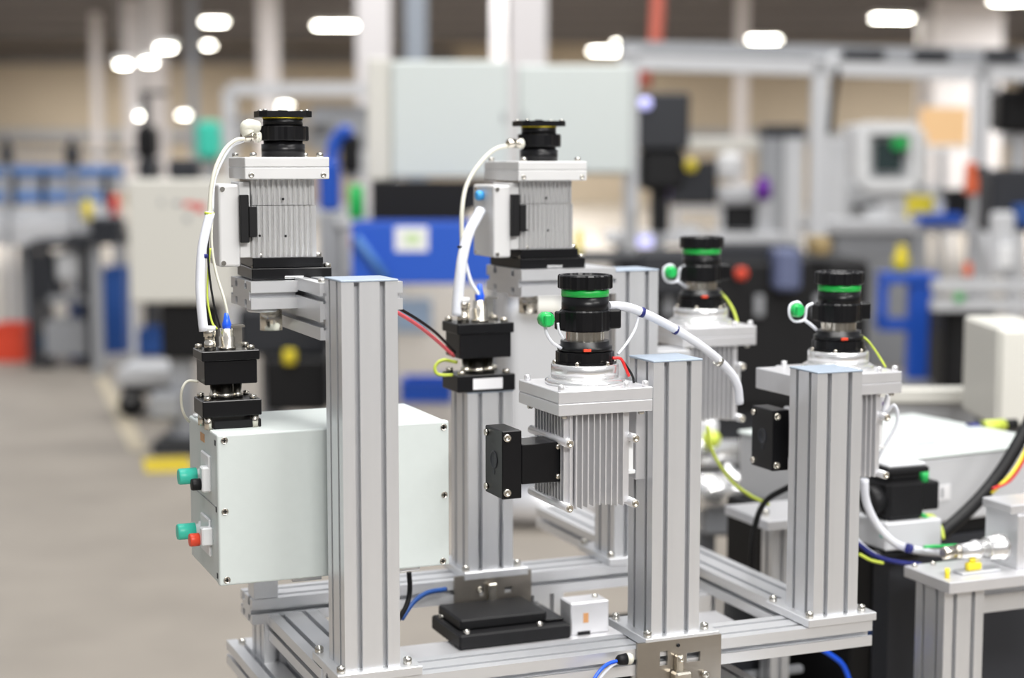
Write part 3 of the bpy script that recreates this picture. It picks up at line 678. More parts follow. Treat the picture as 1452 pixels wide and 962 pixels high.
# ------------------------------------------------------------------ the hall's machines and stores, all out of focus
class BG:
    """a thing standing at distance D across the hall; parts measured against its own front plane"""
    def __init__(s, name, label, cat, pxc, D, group=None, z=0.):
        s.D = D; s.c = pxc; p = RT*((pxc-726)/2400*D) + HF*D; p.z = z; s.z = z
        s.t = thing(name, label, cat, p, -TH, group)
    def u(s, px): return (px-s.c)/2400*s.D
    def w(s, py): return 1.6-(py-225)/2400*s.D-s.z
    def box(s, part, px0, px1, py0, py1, d0, d1, m_, bev=.004, floor=False, par=None):
        mb = MB().box(s.u(px0), s.u(px1), d0, d1, 0 if floor else s.w(py1), s.w(py0), bev)
        return obj(part, mb, m_, par or s.t)
    def leg(s, px, py0, d, wd, m_, part='leg'):
        return obj(part, MB().prism([(s.u(px)-wd/2, d-wd/2), (s.u(px)+wd/2, d-wd/2), (s.u(px)+wd/2, d+wd/2), (s.u(px)-wd/2, d+wd/2)], 0, s.w(py0)), m_, s.t)
    def frame(s, px0, px1, py0, py1, d, wd, m_, part='rail'):
        for a, b_, c_, e in ((px0, px1, py0, py0), (px0, px1, py1, py1)):
            obj(part, MB().box(s.u(a), s.u(b_), d, d+wd, s.w(c_)-wd/2, s.w(c_)+wd/2, .003), m_, s.t)
        for a in (px0, px1): obj('upright', MB().box(s.u(a)-wd/2, s.u(a)+wd/2, d, d+wd, s.w(py1), s.w(py0), .003), m_, s.t)
    def ball(s, part, px, py, r, m_, d=0., h=None):
        return obj(part, MB().lathe([(r*.6, -r*.9), (r, -r*.4), (r, r*.4), (r*.6, r*.9)], (s.u(px), d, s.w(py)), 'z', 14), m_, s.t)
    def cyl(s, part, px, py0, py1, r, m_, d=0.): return obj(part, MB().cyl((s.u(px), d, s.w(py1)), r, s.w(py0)-s.w(py1), 'z', 20, min(r*.2, .01)), m_, s.t)
# --- left side
g = BG('conveyor_rack', 'long rack with two blue rails and pale panels at the far left', 'rack', 90, 15)
PBL = mat('faded_blue_enamel', (.07, .20, .50), .5)
g.box('blue_rail', -60, 176, 234, 249, 0, .08, PBL); g.box('blue_rail', -60, 150, 271, 286, -.05, .03, PBL)
g.box('pale_panel', -60, 178, 251, 270, .06, .12, LGREY); g.box('pale_panel', -60, 165, 292, 318, -.02, .10, LGREY); g.box('pale_panel', -60, 172, 320, 345, -.35, .2, LGREY)
for x in (20, 62, 104, 150): g.box('divider', x, x+7, 245, 292, -.06, .02, DKG)
for x in (-40, 30, 100, 168): g.leg(x, 320, .1, .09, GREY)
g.box('back_rail', -60, 178, 214, 222, .5, .56, GREY)
for x, y, r, mm, nm, lb in ((14, 212, .05, DKG, 'bottle', 'dark bottle on the far left rack near the frame edge'), (106, 214, .06, DKG, 'bottle', 'dark bottle on the far left rack beside the black silhouette'),
      (125, 292, .045, YEL, 'canister', 'yellow canister before the blue rails at the far left'), (164, 285, .04, REDW, 'canister', 'red canister before the blue rails, left of the white cabinet')):
    D = 14.3; p = RT*((x-726)/2400*D)+HF*D; z = 1.6-(y-225)/2400*D
    t = thing(nm, lb, nm, (p.x, p.y, z-.12), -TH)
    obj('body', MB().lathe([(r, 0), (r, .14), (r*.4, .18)], (0, 0, 0), 'z', 16), mm, t); obj('stopper', MB().cyl((0, 0, .18), r*.42, .05, 'z', 12), DKG, t)
    b_ = obj('perch', MB().box(-.05, .05, -.05, .05, -.02, 0).box(-.02, .02, -.02, .02, -(z-.12), -.02), GREY, t)
g = BG('tool_trolley', 'black tool trolley with draped cables at the far left', 'trolley', 75, 12.85)
g.box('tray', 46, 118, 340, 352, 0, .4, DKG); g.box('tray', 40, 70, 362, 430, .05, .4, DKG); g.box('shelf', 66, 120, 420, 430, 0, .4, GREY); g.box('grey_drum', 74, 116, 356, 400, .05, .3, LGREY, .03)
g.box('base_tray', 60, 118, 455, 505, 0, .4, GREY)
for x in (44, 62, 118): g.leg(x, 345, .05, .07, DKG)
g = BG('slotted_stand', 'grey stand with two thick legs before the blue bins', 'stand', 138, 12.4)
g.leg(136, 340, 0, .07, GREY); g.leg(183, 400, .1, .04, LGREY); g.box('top_tray', 100, 175, 332, 346, -.1, .4, DKG); g.box('black_can', 128, 170, 308, 332, 0, .2, DKG, .02)
g.box('cross_rail', 128, 190, 508, 516, 0, .06, GREY)
def crate(px0, px1, py0, py1, D, m_, label, cat='bin', grp=None, name='storage_bin', dp=.35):
    g = BG(name, label, cat, (px0+px1)/2, D, grp or 'storage bins in the background'); W = (g.u(px1)-g.u(px0))/2; z0, z1 = g.w(py1), g.w(py0); th = .02
    g.t.location.z = z0; h = z1-z0
    obj('front_wall', MB().box(-W, W, 0, th, 0, h), m_, g.t); obj('rear_wall', MB().box(-W, W, dp-th, dp, 0, h), m_, g.t)
    for s_ in (-1, 1): obj('side_wall', MB().box(min(s_*W, s_*(W-th)), max(s_*W, s_*(W-th)), th, dp-th, 0, h), m_, g.t)
    obj('bottom', MB().box(-W+th, W-th, th, dp-th, 0, th), m_, g.t)
    obj('rim', MB().box(-W-.012, W+.012, -.012, .01, h-.03, h), m_, g.t)
    return g
crate(96, 126, 430, 512, 13.4, BLUED, 'tall dark blue bin, leftmost of the three at the left')
crate(144, 174, 380, 502, 13.9, BLUED, 'tallest blue bin between the two grey stand legs')
crate(190, 232, 468, 504, 13.6, BLUED, 'low blue bin below the white cabinet')
crate(52, 96, 478, 512, 14.2, LBLUE, 'small pale blue bin farthest left in the row')
crate(-20, 30, 462, 514, 13.3, RED, 'red bin at the left edge of the picture')
g = BG('display_cabinet', 'white cabinet with faint lettering left of the sharp servo motor', 'cabinet', 256, 9.1)
g.box('housing', 181, 330, 254, 430, .02, .32, CREAM, .012); g.box('door', 183, 328, 256, 428, 0, .018, CREAM, .006)
for x0, x1, y0, y1, mm in ((247, 258, 285, 291, GREY), (262, 276, 286, 293, REDW), (278, 290, 288, 300, REDW), (262, 270, 306, 314, GREY), (228, 232, 282, 292, GREY)):
    g.box('print', x0, x1, y0, y1, -.002, 0, mm, 0)
g.box('top_unit', 236, 276, 226, 254, .08, .25, DKG, .02); g.box('stand_column', 230, 262, 430, 640, .12, .2, GREY); g.box('foot', 212, 288, 628, 646, -.05, .35, DKG)
g.box('black_gearbox', 222, 300, 430, 512, .05, .3, BLACKM, .02); g.box('grey_gearbox', 205, 250, 560, 598, 0, .2, GREY, .02)
g = BG('platform_cart', 'low grey platform cart under the white cabinet', 'cart', 205, 10.3)
g.box('deck', 160, 252, 524, 548, 0, .5, LGREY, .01); g.box('skirt', 166, 250, 548, 562, .03, .45, DKG)
for x in (175, 240): obj('wheel', MB().cyl((g.u(x), .1, .08), .08, .05, 'y', 18), BLACKM, g.t); obj('fork', MB().box(g.u(x)-.03, g.u(x)+.03, .08, .16, .1, g.w(560)), GREY, g.t)
g = BG('teal_machine', 'teal machine head in the far background between two round lamps', 'machine', 297, 19)
g.box('head', 279, 313, 172, 226, 0, .3, TEAL, .05); g.box('column', 286, 304, 226, 300, .1, .3, GREY, floor=True); g.box('arm', 300, 352, 180, 192, .1, .2, GREY)
g = BG('drill_column', 'tall black machine silhouette under the low round lamp at left', 'machine', 207, 15.2)
g.box('head', 194, 222, 178, 226, 0, .3, BLACKM, .05); g.box('mast', 203, 212, 130, 180, .05, .15, DKG); g.box('body', 196, 220, 226, 254, 0, .4, DKG, .03); g.box('pedestal', 199, 217, 250, 300, .1, .3, DKG, floor=True); g.box('arm', 212, 240, 130, 136, .05, .1, DKG)
g = BG('pipe_rack', 'pale overhead pipe frame behind the left servo motor', 'frame', 420, 16)
g.frame(328, 560, 128, 300, 0, .12, LGREY); g.box('grey_panel', 440, 560, 150, 215, .2, .26, GREY); g.leg(328, 300, .05, .1, LGREY); g.leg(560, 300, .05, .1, LGREY); g.box('shelf', 330, 470, 168, 176, 0, .4, GREY)
g = BG('blue_robot_arm', 'bright blue bent machine arm right of the left servo motor', 'robot arm', 466, 11)
g.box('forearm', 452, 482, 226, 300, 0, .14, BLUE, .03)
obj('upper_arm', MB().tube([(g.u(470), .07, g.w(235)), (g.u(474), .07, g.w(205)), (g.u(486), .07, g.w(188))], .045, 12), BLUE, g.t); g.box('cuff', 480, 500, 178, 196, .0, .14, BLUE, .02)
g.box('black_joint', 484, 510, 190, 246, .03, .2, BLACKM, .03); g.box('pedestal', 450, 486, 300, 380, .0, .25, LGREY, floor=True)
g.box('guard', 486, 520, 214, 256, .1, .2, LGREY)
# --- centre: the two pale cabinets on a black band and blue trough
g = BG('machine_cabinet', 'large pale grey-green cabinet, left of the pair behind the motors', 'cabinet', 621, 8.5)
g.box('housing', 556, 722, 88, 252, .015, .34, BOXM, .012); g.box('door', 558, 720, 90, 250, 0, .014, LIDM, .004)
g.box('side_panel', 521, 555, 84, 256, .05, .36, CREAM, .008); g.box('latch', 712, 716, 160, 175, -.01, 0, GREY)
g = BG('machine_cabinet', 'large pale grey-green cabinet, right of the pair behind the motors', 'cabinet', 815, 8.6)
g.box('housing', 734, 896, 94, 247, .015, .34, BOXM, .012); g.box('door', 737, 893, 96, 244, 0, .014, LIDM, .004); g.box('latch', 741, 745, 160, 175, -.01, 0, GREY)
g.box('mast', 760, 800, 246, 470, .15, .25, LGREY); g.box('foot', 735, 830, 470, 476, .1, .3, GREY, floor=True); g.box('stay', 893, 906, 90, 300, .1, .16, LGREY)
g = BG('machine_bed', 'black machine bed with steel legs under the left pale cabinet', 'machine', 620, 8.5)
g.box('black_band', 527, 662, 257, 312, .0, .36, BLACKM, .006); g.box('mid_band', 662, 730, 257, 300, .1, .36, DKG)
for x in (540, 700): g.leg(x, 306, .5, .06, GREY)
g = BG('blue_trough', 'bright blue metal trough with a white label, below the black band', 'trough', 600, 8.0)
g.box('front_panel', 498, 735, 316, 402, 0, .02, BLUE, .004); g.box('rear_panel', 498, 735, 316, 402, .38, .40, BLUE); g.box('end_panel', 498, 502, 316, 402, .02, .38, BLUE); g.box('bottom', 502, 735, 398, 402, .02, .38, BLUE)
g.box('label', 560, 607, 321, 356, -.004, 0, PAPER, .001); g.box('green_print', 574, 596, 330, 346, -.006, -.004, mat('pale_green_print', (.55, .70, .40), .6), 0)
obj('brace', MB().tube([(g.u(505), -.03, g.w(335)), (g.u(550), -.03, g.w(395))], .02, 10), PBL, g.t)
for x in (512, 722): g.leg(x, 402, .2, .06, GREY)
g = BG('valve_unit', 'grey steel valve unit with a green cylinder left of the blue trough', 'valve unit', 490, 8.6)
g.cyl('green_cylinder', 506, 262, 309, .040, GREENP); g.box('bracket', 478, 524, 309, 320, -.02, .1, LGREY); g.box('steel_body', 486, 520, 320, 392, 0, .1, LGREY, .01); g.box('side_body', 452, 484, 300, 388, .05, .15, GREY, .01)
g.box('pink_button', 497, 507, 330, 352, -.01, 0, PINK); g.box('column', 470, 500, 388, 420, 0, .1, GREY, floor=True)
crate(566, 640, 542, 572, 11, BLUE, 'bright blue tray on the floor between the enclosure and back post')
crate(560, 610, 428, 470, 15.6, mat('pale_blue_board', (.25,.33,.45), .6), 'pale blue box seen behind the red wire')
g = BG('motor_block', 'black motor with a yellow cap behind the left bracket', 'motor', 415, 9.2)
g.box('body', 372, 462, 508, 586, 0, .3, BLACKM, .02); g.box('head', 330, 460, 440, 508, .1, .4, DKG, .02); g.cyl('yellow_cap', 409, 496, 516, .035, YEL, -.02); g.box('pillar', 355, 385, 470, 640, .3, .4, GREY, floor=True)
g = BG('steel_tank', 'pale steel machine body behind the back row of posts', 'machine', 760, 7.3)
g.box('body', 722, 850, 440, 640, .1, .6, LGREY, .02); g.box('lid', 735, 800, 432, 450, .05, .5, CREAM, .02)
obj('roller', MB().cyl((g.u(700), -.06, g.w(718)), .075, g.u(860)-g.u(700), 'x', 24), ALUP, g.t); g.box('foot_rail', 690, 860, 745, 755, .0, .1, GREY)
g.box('plinth', 735, 845, 640, 700, .15, .5, GREY, floor=True)
# --- red pipe, black monitor
D = 10.9; p = RT*hallR(916, D)+HF*D
t = thing('riser_pipe', 'red-brown pipe coming down from the roof right of the pale cabinets', 'pipe', (p.x, p.y, 1.95), -TH)
obj('pipe', MB().tube([(-.02, 0, .1), (-.02, 0, .35), (.06, 0, .6), (.06, 0, 3.75)], .05, 14), PIPE, t)
for z in (.25, .72): obj('pipe_collar', MB().cyl((-.02 if z < .5 else .06, 0, z), .062, .06, 'z', 16), PIPE, t)
g = BG('monitor', 'large black monitor head below the red-brown pipe', 'monitor', 938, 9.6)
g.box('screen_housing', 902, 976, 133, 212, 0, .22, DKG, .012); g.box('lower_hood', 908, 970, 210, 270, .02, .3, BLACKM, .03); g.box('pivot', 925, 950, 268, 330, .1, .2, BLACKM); g.box('stand', 930, 945, 330, 400, .1, .2, GREY, floor=True)
g.ball('indicator', 913, 148, .035, SCREEN, -.02)
# --- overhead rail with posts at right
g = BG('overhead_rail', 'long overhead gantry rail on pale posts across the right background', 'gantry', 1160, 10.2)
def beamtilt(part, y00, y01, y10, y11, d0, d1, m_):
    mb = MB(); a, b_ = g.u(878), g.u(1500)
    vs = [mb.b.verts.new(v) for v in ((a, d0, g.w(y01)), (b_, d0, g.w(y11)), (b_, d0, g.w(y10)), (a, d0, g.w(y00)), (a, d1, g.w(y01)), (b_, d1, g.w(y11)), (b_, d1, g.w(y10)), (a, d1, g.w(y00)))]
    for q in ((0, 1, 2, 3), (5, 4, 7, 6), (4, 0, 3, 7), (1, 5, 6, 2), (3, 2, 6, 7), (4, 5, 1, 0)): mb.b.faces.new([vs[i] for i in q])
    return obj(part, mb, m_, g.t)
beamtilt('cable_tray', 60, 76, 72, 96, .05, .25, GREY); beamtilt('gantry_beam', 79, 100, 99, 118, 0, .12, LGREY)
for x0, x1, y in ((1148, 1172, 84), (1378, 1398, 96), (884, 904, 74)): g.box('gantry_post', x0, x1, y, 300, .0, .08, LGREY, floor=True)
obj('brace', MB().tube([(g.u(1172), .05, g.w(92)), (g.u(1184), .05, g.w(80))], .03, 8), LGREY, g.t)
for x0, x1 in ((1190, 1250), (1290, 1340), (1390, 1440)): g.box('cable_bundle', x0, x1, 72, 88, .0, .2, DKG, .02)
obj('drop_cable', MB().tube([(g.u(1182), -.02, g.w(98)), (g.u(1176), -.02, g.w(150)), (g.u(1173), -.02, g.w(190))], .018, 8), BLACKM, g.t)
# --- right background machines
g = BG('panel_cabinet', 'tall grey panelled cabinet left of the gantry post', 'cabinet', 1110, 12.6)
for i, x in enumerate((1080, 1110, 1172)): g.box('panel', x, x+28, 196, 352, 0, .3, LGREY if i else GREY, .01)
g.box('top_unit', 1080, 1140, 178, 196, .0, .35, DKG, .02); g.box('base', 1080, 1140, 352, 400, .05, .3, DKG, floor=True)
g = BG('control_desk', 'pale instrument desk behind the rear blurred coupling', 'desk', 1000, 11.2)
g.box('hood', 976, 1076, 196, 214, .05, .5, CREAM, .01); g.box('white_unit', 1016, 1052, 216, 256, 0, .2, WHITE, .04); g.box('dark_unit', 950, 1016, 228, 290, .02, .3, DKG, .01); g.box('yellow_lamp', 970, 987, 226, 243, -.03, .02, YEL, .02)
g.box('silver_tray', 1018, 1070, 262, 290, -.02, .2, LGREY, .03); g.box('black_drive', 1026, 1074, 288, 326, 0, .3, BLACKM, .02); g.frame(958, 1022, 296, 340, 0, .035, LGREY, 'handle'); g.box('white_cover', 963, 995, 318, 338, .05, .2, WHITE, .03)
g.box('desk_top', 860, 1110, 330, 346, -.1, .5, LGREY, .01); g.box('right_column', 1072, 1096, 284, 350, 0, .1, LGREY); g.box('left_column', 940, 950, 284, 330, 0, .1, LGREY)
for x in (880, 1090): g.leg(x, 346, .1, .06, GREY)
g.box('lit_panel', 898, 935, 334, 348, -.12, -.1, SCREEN, .002); g.ball('white_knob', 862, 338, .035, WHITE, -.15)
for px, py, lb in ((937, 276, 'purple canister left of the silver frame'), (1081, 270, 'purple canister left of the tall grey panel')):
    D = 10.9; p = RT*hallR(px, D)+HF*D; z = 1.6-(py+12-225)/2400*D
    t = thing('purple_canister', lb, 'canister', (p.x, p.y, z), -TH)
    obj('body', MB().lathe([(.052, 0), (.055, .08), (.035, .12)], (0, 0, 0), 'z', 16), PURP, t); obj('lid', MB().cyl((0, 0, .12), .034, .02, 'z', 12), PURP, t); obj('bracket', MB().box(-.03, .03, -.02, .12, -.02, 0), GREY, t)
g = BG('dark_machine', 'wide black machine bed filling the middle distance behind the couplings', 'machine', 1060, 8)
g.box('bed', 880, 1240, 372, 585, .1, .9, BLACKM, .02); g.box('drive_unit', 905, 1000, 356, 420, .0, .3, DKG, .02); g.box('guide', 1020, 1140, 350, 372, .2, .5, DKG); g.box('skirt', 900, 1230, 585, 640, .2, .8, DKG, floor=True)
g.ball('red_button', 1051, 387, .03, RED, -.02); g.box('blue_drive', 1098, 1135, 352, 412, -.05, .2, mat('slate_blue_enamel', (.10, .12, .22), .5), .02); g.box('brown_drive', 1152, 1180, 335, 362, .0, .2, mat('ochre_enamel', (.30, .22, .10), .5), .02)
for x in (900, 945, 1010, 1075, 1160, 1205): g.box('clamp', x, x+12, 420, 450, .06, .1, GREY)
g.box('yellow_bottle', 814, 824, 322, 358, -.2, -.1, YEL, .02); g.box('left_shelf', 800, 900, 358, 368, -.25, .2, DKG)
g = BG('milling_machine', 'white machine with a dark window in front of the pale orange board', 'machine', 1255, 12.9)
g.frame(1222, 1296, 182, 262, 0, .09, WHITE, 'door_frame'); g.box('window', 1238, 1278, 200, 244, .03, .05, GLASS, .003); g.box('side', 1296, 1310, 190, 260, 0, .4, WHITE); g.box('body', 1212, 1296, 176, 300, .1, .6, LGREY, .02)
g.box('green_part', 1262, 1284, 196, 212, -.02, .03, GREENP, .01); g.box('lower_body', 1190, 1330, 262, 310, .05, .6, LGREY, .02); g.box('base', 1200, 1320, 310, 360, .1, .6, GREY, floor=True)
g.box('dark_slot', 1210, 1245, 288, 298, .0, .06, DKG)
g = BG('notice_board', 'pale orange board standing at right in the background', 'board', 1333, 15)
g.box('board', 1300, 1368, 153, 206, 0, .02, PORANGE, .002); g.box('white_frame', 1296, 1372, 206, 212, -.01, .03, WHITE); g.box('post', 1328, 1338, 212, 300, .0, .04, GREY, floor=True)
g = BG('work_bench', 'pale bench with a blue tray right of the milling machine', 'bench', 1300, 11.4)
g.box('bench_top', 1150, 1392, 312, 330, 0, .5, LGREY, .01); g.box('under_tray', 1186, 1300, 330, 368, .05, .5, GREY, .02); g.box('blue_tray', 1300, 1362, 303, 318, -.06, .2, BLUE, .01); g.box('upstand', 1188, 1210, 368, 420, .1, .2, LGREY)
for x in (1200, 1385): g.leg(x, 330, .1, .07, LGREY)
for x0, x1, y0, y1, mm, nm in ((1288, 1322, 277, 304, YEL, 'yellow_box'), (1340, 1380, 268, 306, BLACKM, 'black_box'), (1324, 1338, 286, 304, WHITE, 'white_box'), (1230, 1262, 296, 312, WHITE, 'white_box')):
    q_ = BG(nm, {'yellow_box': 'yellow box on the bench top', 'black_box': 'black box standing by the orange-red part'}.get(nm, 'small white box between the yellow and black boxes' if x0 > 1300 else 'small white box at the left on the bench top'), 'box', (x0+x1)/2, 11.6, z=1.6-(312-225)/2400*11.4)
    q_.box('body', x0, x1, y0+3, y1, 0, .12, mm, .01, floor=True); q_.box('lid', x0-1, x1+1, y0, y0+3, -.005, .125, mm, .002)
g = BG('orange_clamp', 'orange-red cast clamp on a pale post at right', 'clamp', 1392, 9.9)
g.box('jaw', 1371, 1412, 252, 276, 0, .12, ORANGE, .012); g.box('upright', 1371, 1382, 230, 256, 0, .1, ORANGE, .01); g.box('slotted_column', 1380, 1406, 276, 450, 0, .08, LGREY, floor=True); g.box('black_joint', 1384, 1402, 236, 252, .02, .1, BLACKM, .01)
g = BG('black_camera_box', 'black angular housing at the right edge below the gantry', 'housing', 1435, 10.6)
g.box('body', 1412, 1470, 128, 188, 0, .25, BLACKM, .03); g.box('face', 1436, 1470, 118, 150, -.03, .0, BLACKM, .01); g.box('bracket', 1395, 1412, 118, 134, .05, .12, LGREY); g.box('support', 1440, 1460, 188, 300, .1, .2, LGREY, floor=True)
g = BG('wired_rig', 'cluttered rig of silver rods and black drives at the right edge', 'machine', 1430, 9.1)
g.box('dark_body', 1412, 1475, 240, 330, .1, .4, DKG, .02); g.box('silver_body', 1408, 1440, 300, 390, 0, .1, LGREY, .02); g.box('white_part', 1415, 1438, 345, 380, -.03, 0, WHITE, .01); g.box('black_body', 1350, 1425, 432, 560, .1, .5, BLACKM, .03); g.box('blue_part', 1440, 1470, 290, 320, 0, .1, BLUED, .01)
g.box('cross_beam', 1322, 1475, 396, 412, -.05, .03, LGREY); g.box('cross_beam', 1322, 1475, 424, 440, -.05, .03, LGREY); g.box('pedestal', 1360, 1475, 560, 600, .1, .5, DKG, floor=True)
for x in (1345, 1395, 1430): obj('rod', MB().tube([(g.u(x), -.02, g.w(330)), (g.u(x+8), -.02, g.w(396))], .012, 8), LGREY, g.t)
g.box('green_part', 1352, 1364, 415, 426, -.07, -.04, GREENP); g.box('red_part', 1366, 1376, 372, 390, -.05, 0, ORANGE)
g = BG('blue_stand', 'bright blue stand with a yellow bottle on top at right', 'stand', 1290, 10)
g.box('top_plate', 1256, 1334, 388, 402, 0, .25, BLUE, .006); g.box('main_leg', 1292, 1326, 400, 540, .02, .1, BLUE, .008); g.box('side_frame', 1248, 1262, 398, 466, .02, .06, BLUE); g.box('lower_rail', 1250, 1294, 452, 470, .02, .08, BLUE); g.box('base', 1280, 1335, 540, 560, .0, .2, GREY, floor=True)
obj('brace', MB().tube([(g.u(1262), .04, g.w(400)), (g.u(1247), .04, g.w(462))], .016, 8), BLUE, g.t)
g = BG('yellow_bottle', 'yellow bottle standing on the blue stand', 'bottle', 1284, 10.05, z=1.6-(388-225)/2400*10)
obj('body', MB().lathe([(.046, 0), (.048, .09), (.03, .12), (.03, .145)], (0, .1, 0), 'z', 16), YEL, g.t); obj('cap', MB().cyl((0, .1, .145), .032, .02, 'z', 12), YEL, g.t)
# --- right middle ground: white boards, box, grey cabinet lying flat
g = BG('low_wall', 'long low light grey guard behind the flat grey cabinet', 'guard', 1340, 4.3)
g.box('rail', 1210, 1475, 553, 574, 0, .06, CREAM, .004); g.box('panel', 1180, 1475, 574, 625, .03, .06, LGREY, .004); g.box('foot', 1250, 1262, 625, 700, .0, .08, GREY, floor=True); g.box('foot', 1440, 1452, 625, 700, .0, .08, GREY, floor=True)
g = BG('white_housing', 'white upright housing at the right edge of the picture', 'housing', 1450, 3.9)
g.box('body', 1419, 1500, 464, 610, 0, .3, CREAM, .008); g.box('door', 1424, 1500, 470, 606, -.008, 0, CREAM, .003); g.box('pedestal', 1430, 1490, 610, 700, .05, .25, GREY, floor=True)
A_ = atZ(1380, 640, 1.17); 
g = thing('flat_cabinet', 'light grey cabinet lying flat behind the white cable at right', 'cabinet', (0, 0, 0), 0)
P0 = atD(1240, 655, 3.15); P1 = atD(1470, 632, 3.35)
ang = math.atan2(P1.y-P0.y, P1.x-P0.x); Lx = (P1-P0).length*1.15; g.location = (P0.x, P0.y, P0.z-.135); g.rotation_euler.z = ang
obj('body', MB().box(0, Lx, 0, .42, 0, .128, .006, 2), LGREY, g); obj('cover', MB().box(-.003, Lx, -.003, .423, .128, .135, .003), LIDM, g)
obj('rating_label', MB().box(.135, .19, -.0015, 0, .045, .075), PAPER, g); obj('rating_label', MB().box(.146, .152, -.0025, -.0015, .05, .07).box(.165, .171, -.0025, -.0015, .05, .07), GREY, g)
for x in (.03, .2): obj('cover_print', MB().box(x, x+.05, .10, .112, .135, .1358), GREY, g)
p = atD(1408, 601, 3.6)
t = thing('coloured_plugs', 'small yellow plug with dark ends on top of the flat grey cabinet', 'plug', (p.x, p.y, p.z-.02), ang)
obj('yellow_plug', MB().cyl((-.03, 0, .014), .014, .06, 'x', 14), YG, t); obj('dark_end', MB().cyl((-.07, 0, .014), .012, .03, 'x', 14), NAVY, t); obj('dark_end', MB().cyl((.03, 0, .014), .012, .035, 'x', 14), BLACKM, t)
# --- near right: aluminium table, fitting, black housing
q0 = atD(1347, 827, 2.80); zt = q0.z; Yt = q0.y
t = thing('fitting_table', 'aluminium plate on a slotted leg carrying the silver fitting at right', 'table', (q0.x, q0.y, 0))
obj('table_top', MB().box(0, .42, 0, .13, zt-.020, zt, .0015), ALUP, t)
obj('slotted_leg', MB().prism(off(P88, .045, .06), 0, zt-.020, 'z'), ALU, t)
bx = atY(1443, 790, Yt+.03).x-q0.x
obj('riser_block', MB().box(bx, bx+.12, .03, .12, zt, zt+.095, .002), ALUP, t); obj('upper_block', MB().box(bx-.012, bx+.12, .035, .115, zt+.095, zt+.112, .002), ALUP, t)
obj('cross_arm', MB().box(.09, .42, .05, .08, zt-.075, zt-.045), ALUX, t)
def onT(px, py): p = atZ(px, py, zt); return p.x-q0.x, p.y-q0.y
u_, v_ = onT(1386, 815)
obj('clear_base', MB().box(u_-.03, u_+.05, v_, v_+.03, zt, zt+.005, .002), ALUX, t)
yl = obj('yellow_tap', MB().box(u_-.015, u_+.014, v_+.005, v_+.018, zt+.005, zt+.019, .004, 2).box(u_-.010, u_+.012, v_+.007, v_+.015, zt+.019, zt+.025, .003), YEL, t)
u_, v_ = onT(1343, 820); obj('yellow_stud', MB().cyl((max(u_, .006), max(v_, .006), zt), .0042, .016, 'z', 12), YEL, t)
for x, y in ((.012, .115), (.05, .115)): bolt(t, x, y, zt, .005, .005)
F_ = atY(1336, 785, Yt+.05)
t = thing('cable_fitting', 'turned silver cable fitting lying along the table at right', 'fitting', F_)
obj('ferrule', MB().lathe([(.008, 0), (.011, .003), (.0115, .024), (.009, .025), (.009, .028), (.012, .029), (.0125, .033)], (0, 0, 0), 'x', 24), NICKEL, t)
obj('barrel', MB().lathe([(.0125, .033), (.0140, .060), (.0170, .065), (.0170, .073), (.0150, .075), (.0160, .090)], (0, 0, 0), 'x', 28), CAST, t)
obj('nut', MB().lathe([(.0160, .090), (.0205, .092), (.0215, .112), (.0235, .114), (.0235, .124)], (0, 0, 0), 'x', 24), CAST, t)
obj('saddle', MB().box(.06, .075, -.012, .012, -(F_.z-zt), -.012, .001), ALUP, t)
g = thing('relay_housing', 'black square-shouldered housing with silver lid behind the corner motor', 'housing', atD(1292, 738, 3.03))
obj('body', MB().box(-.05, .03, 0, .08, 0, .072, .008).box(-.042, .022, .005, .075, .072, .088, .004), BLACKM, g); obj('shoulder', MB().box(-.052, .034, -.004, .084, .086, .096, .002), BLACKM, g); obj('silver_lid', MB().box(-.05, .03, 0, .08, .096, .104, .003), LGREY, g)
obj('side_socket', MB().cyl((-.075, .03, .035), .026, .03, 'x', 20), BLACKM, g); obj('side_box', MB().box(.03, .075, .02, .07, .01, .062, .003), BLACKM, g); obj('green_plug', MB().cyl((.045, .03, .062), .010, .02, 'z', 12), GREENP, g); obj('stand', MB().box(-.06, .06, -.01, .09, -.05, 0, .003), LGREY, g)
zz = g.location.z; obj('pedestal', MB().box(-.03, .03, .02, .07, -zz, -.05), DKG, g)
g = thing('black_cabinet', 'black cabinet carrying the flat grey cabinet at the lower right', 'cabinet', (P0.x, P0.y, 0), ang); zc = P0.z-.135
obj('body', MB().box(-.03, Lx, .02, .42, .45, zc, .004), BLACKM, g); obj('door', MB().box(.02, Lx-.02, .012, .02, .5, zc-.03, .002), DKG, g); obj('base', MB().box(-.02, Lx, .03, .41, 0, .45, .004), DKG, g)
obj('blue_strip', MB().box(.0, .10, .005, .012, zc-.20, zc-.17, .001), BLUED, g)
t = thing('small_table', 'small aluminium plate on a post left of the corner post', 'table', (atD(1092, 735, 3.1).x, atD(1092, 735, 3.1).y, 0)); zt = atD(1092, 740, 3.1).z
obj('table_top', MB().box(-.005, .14, 0, .16, zt-.018, zt, .001), ALUP, t); obj('leg', MB().prism(off(P44, .05, .06), 0, zt-.018, 'z'), ALU, t); bolt(t, .02, .05, zt, .007, .01)
t = thing('added_drawer_unit', 'added black drawer unit darkening the gap under the right end of the frame', 'drawer unit', (1.62, 2.77, 0))  # dark unit added to blacken the view below the front beam
obj('carcass', MB().box(-.32, .09, 0, .20, .06, .70, .004), BLACKM, t); obj('plinth', MB().box(-.30, .07, .02, .18, 0, .06), DKG, t)
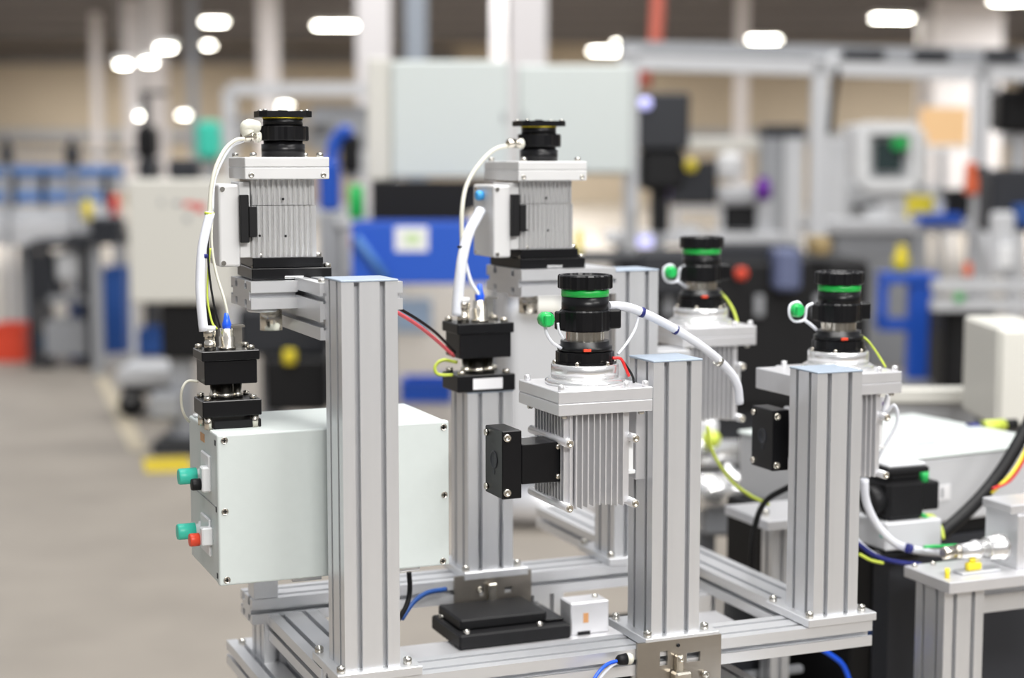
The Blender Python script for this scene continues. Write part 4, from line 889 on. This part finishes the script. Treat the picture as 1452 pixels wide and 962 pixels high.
for k in range(3):
    d = obj('drawer', MB().box(-.30, .07, -.012, 0, .08+.205*k, .27+.205*k, .002), DKG, t); obj('handle', MB().box(-.05, .1, -.03, -.012, .2+.205*k, .215+.205*k, .003), GREY, d)
# silver cylinders behind the middle posts
g = BG('pump_unit', 'bright silver pump with horizontal cylinders behind the right posts', 'pump', 1045, 4.0)
obj('cylinder', MB().lathe([(.03, 0), (.045, .01), (.045, .08), (.036, .085), (.036, .15), (.048, .155), (.048, .18)], (g.u(985), .0, g.w(702)), 'x', 28), CAST, g.t)
obj('cylinder', MB().lathe([(.03, 0), (.038, .01), (.038, .06), (.03, .065), (.03, .11)], (g.u(990), .06, g.w(650)), 'x', 28), CAST, g.t)
g.box('casting', 1000, 1110, 718, 766, -.02, .12, GREY, .01); g.box('block', 1075, 1115, 640, 720, .05, .15, LGREY, .01); g.ball('yellow_knob', 1012, 626, .022, YG, .0); g.box('white_cover', 1002, 1030, 600, 660, .1, .2, WHITE, .02)
obj('feed_pipe', MB().tube([(g.u(1030), -.01, g.w(665)), (g.u(1060), -.02, g.w(690)), (g.u(1100), -.01, g.w(700))], .016, 12), CAST, g.t)
for x in (1010, 1100): g.leg(x, 766, .05, .04, GREY)
g.box('base', 990, 1120, 830, 850, -.05, .2, DKG, floor=False)
# floor markings
def mark(name, label, P):
    mb = MB(); vs = [mb.b.verts.new(atZ(x, y, .004)) for x, y in P]; f = mb.b.faces.new(vs)
    bmesh.ops.recalc_face_normals(mb.b, faces=[f])
    if f.normal.z < 0: f.normal_flip()
    r = bmesh.ops.extrude_face_region(mb.b, geom=[f]); bmesh.ops.translate(mb.b, verts=[v for v in r['geom'] if isinstance(v, bmesh.types.BMVert)], vec=(0, 0, -.003))
    bmesh.ops.recalc_face_normals(mb.b, faces=list(mb.b.faces))
    return mb
o = obj('floor_marking', mark('', '', [(202, 650), (268, 648), (275, 668), (206, 670)]), FYEL); tag(o, 'yellow painted patch on the floor left of the enclosure', 'floor marking')
o = obj('floor_marking', mark('', '', [(128, 520), (143, 520), (212, 640), (184, 640)]), FCRM); tag(o, 'faded cream line on the floor running to the yellow patch', 'floor marking')
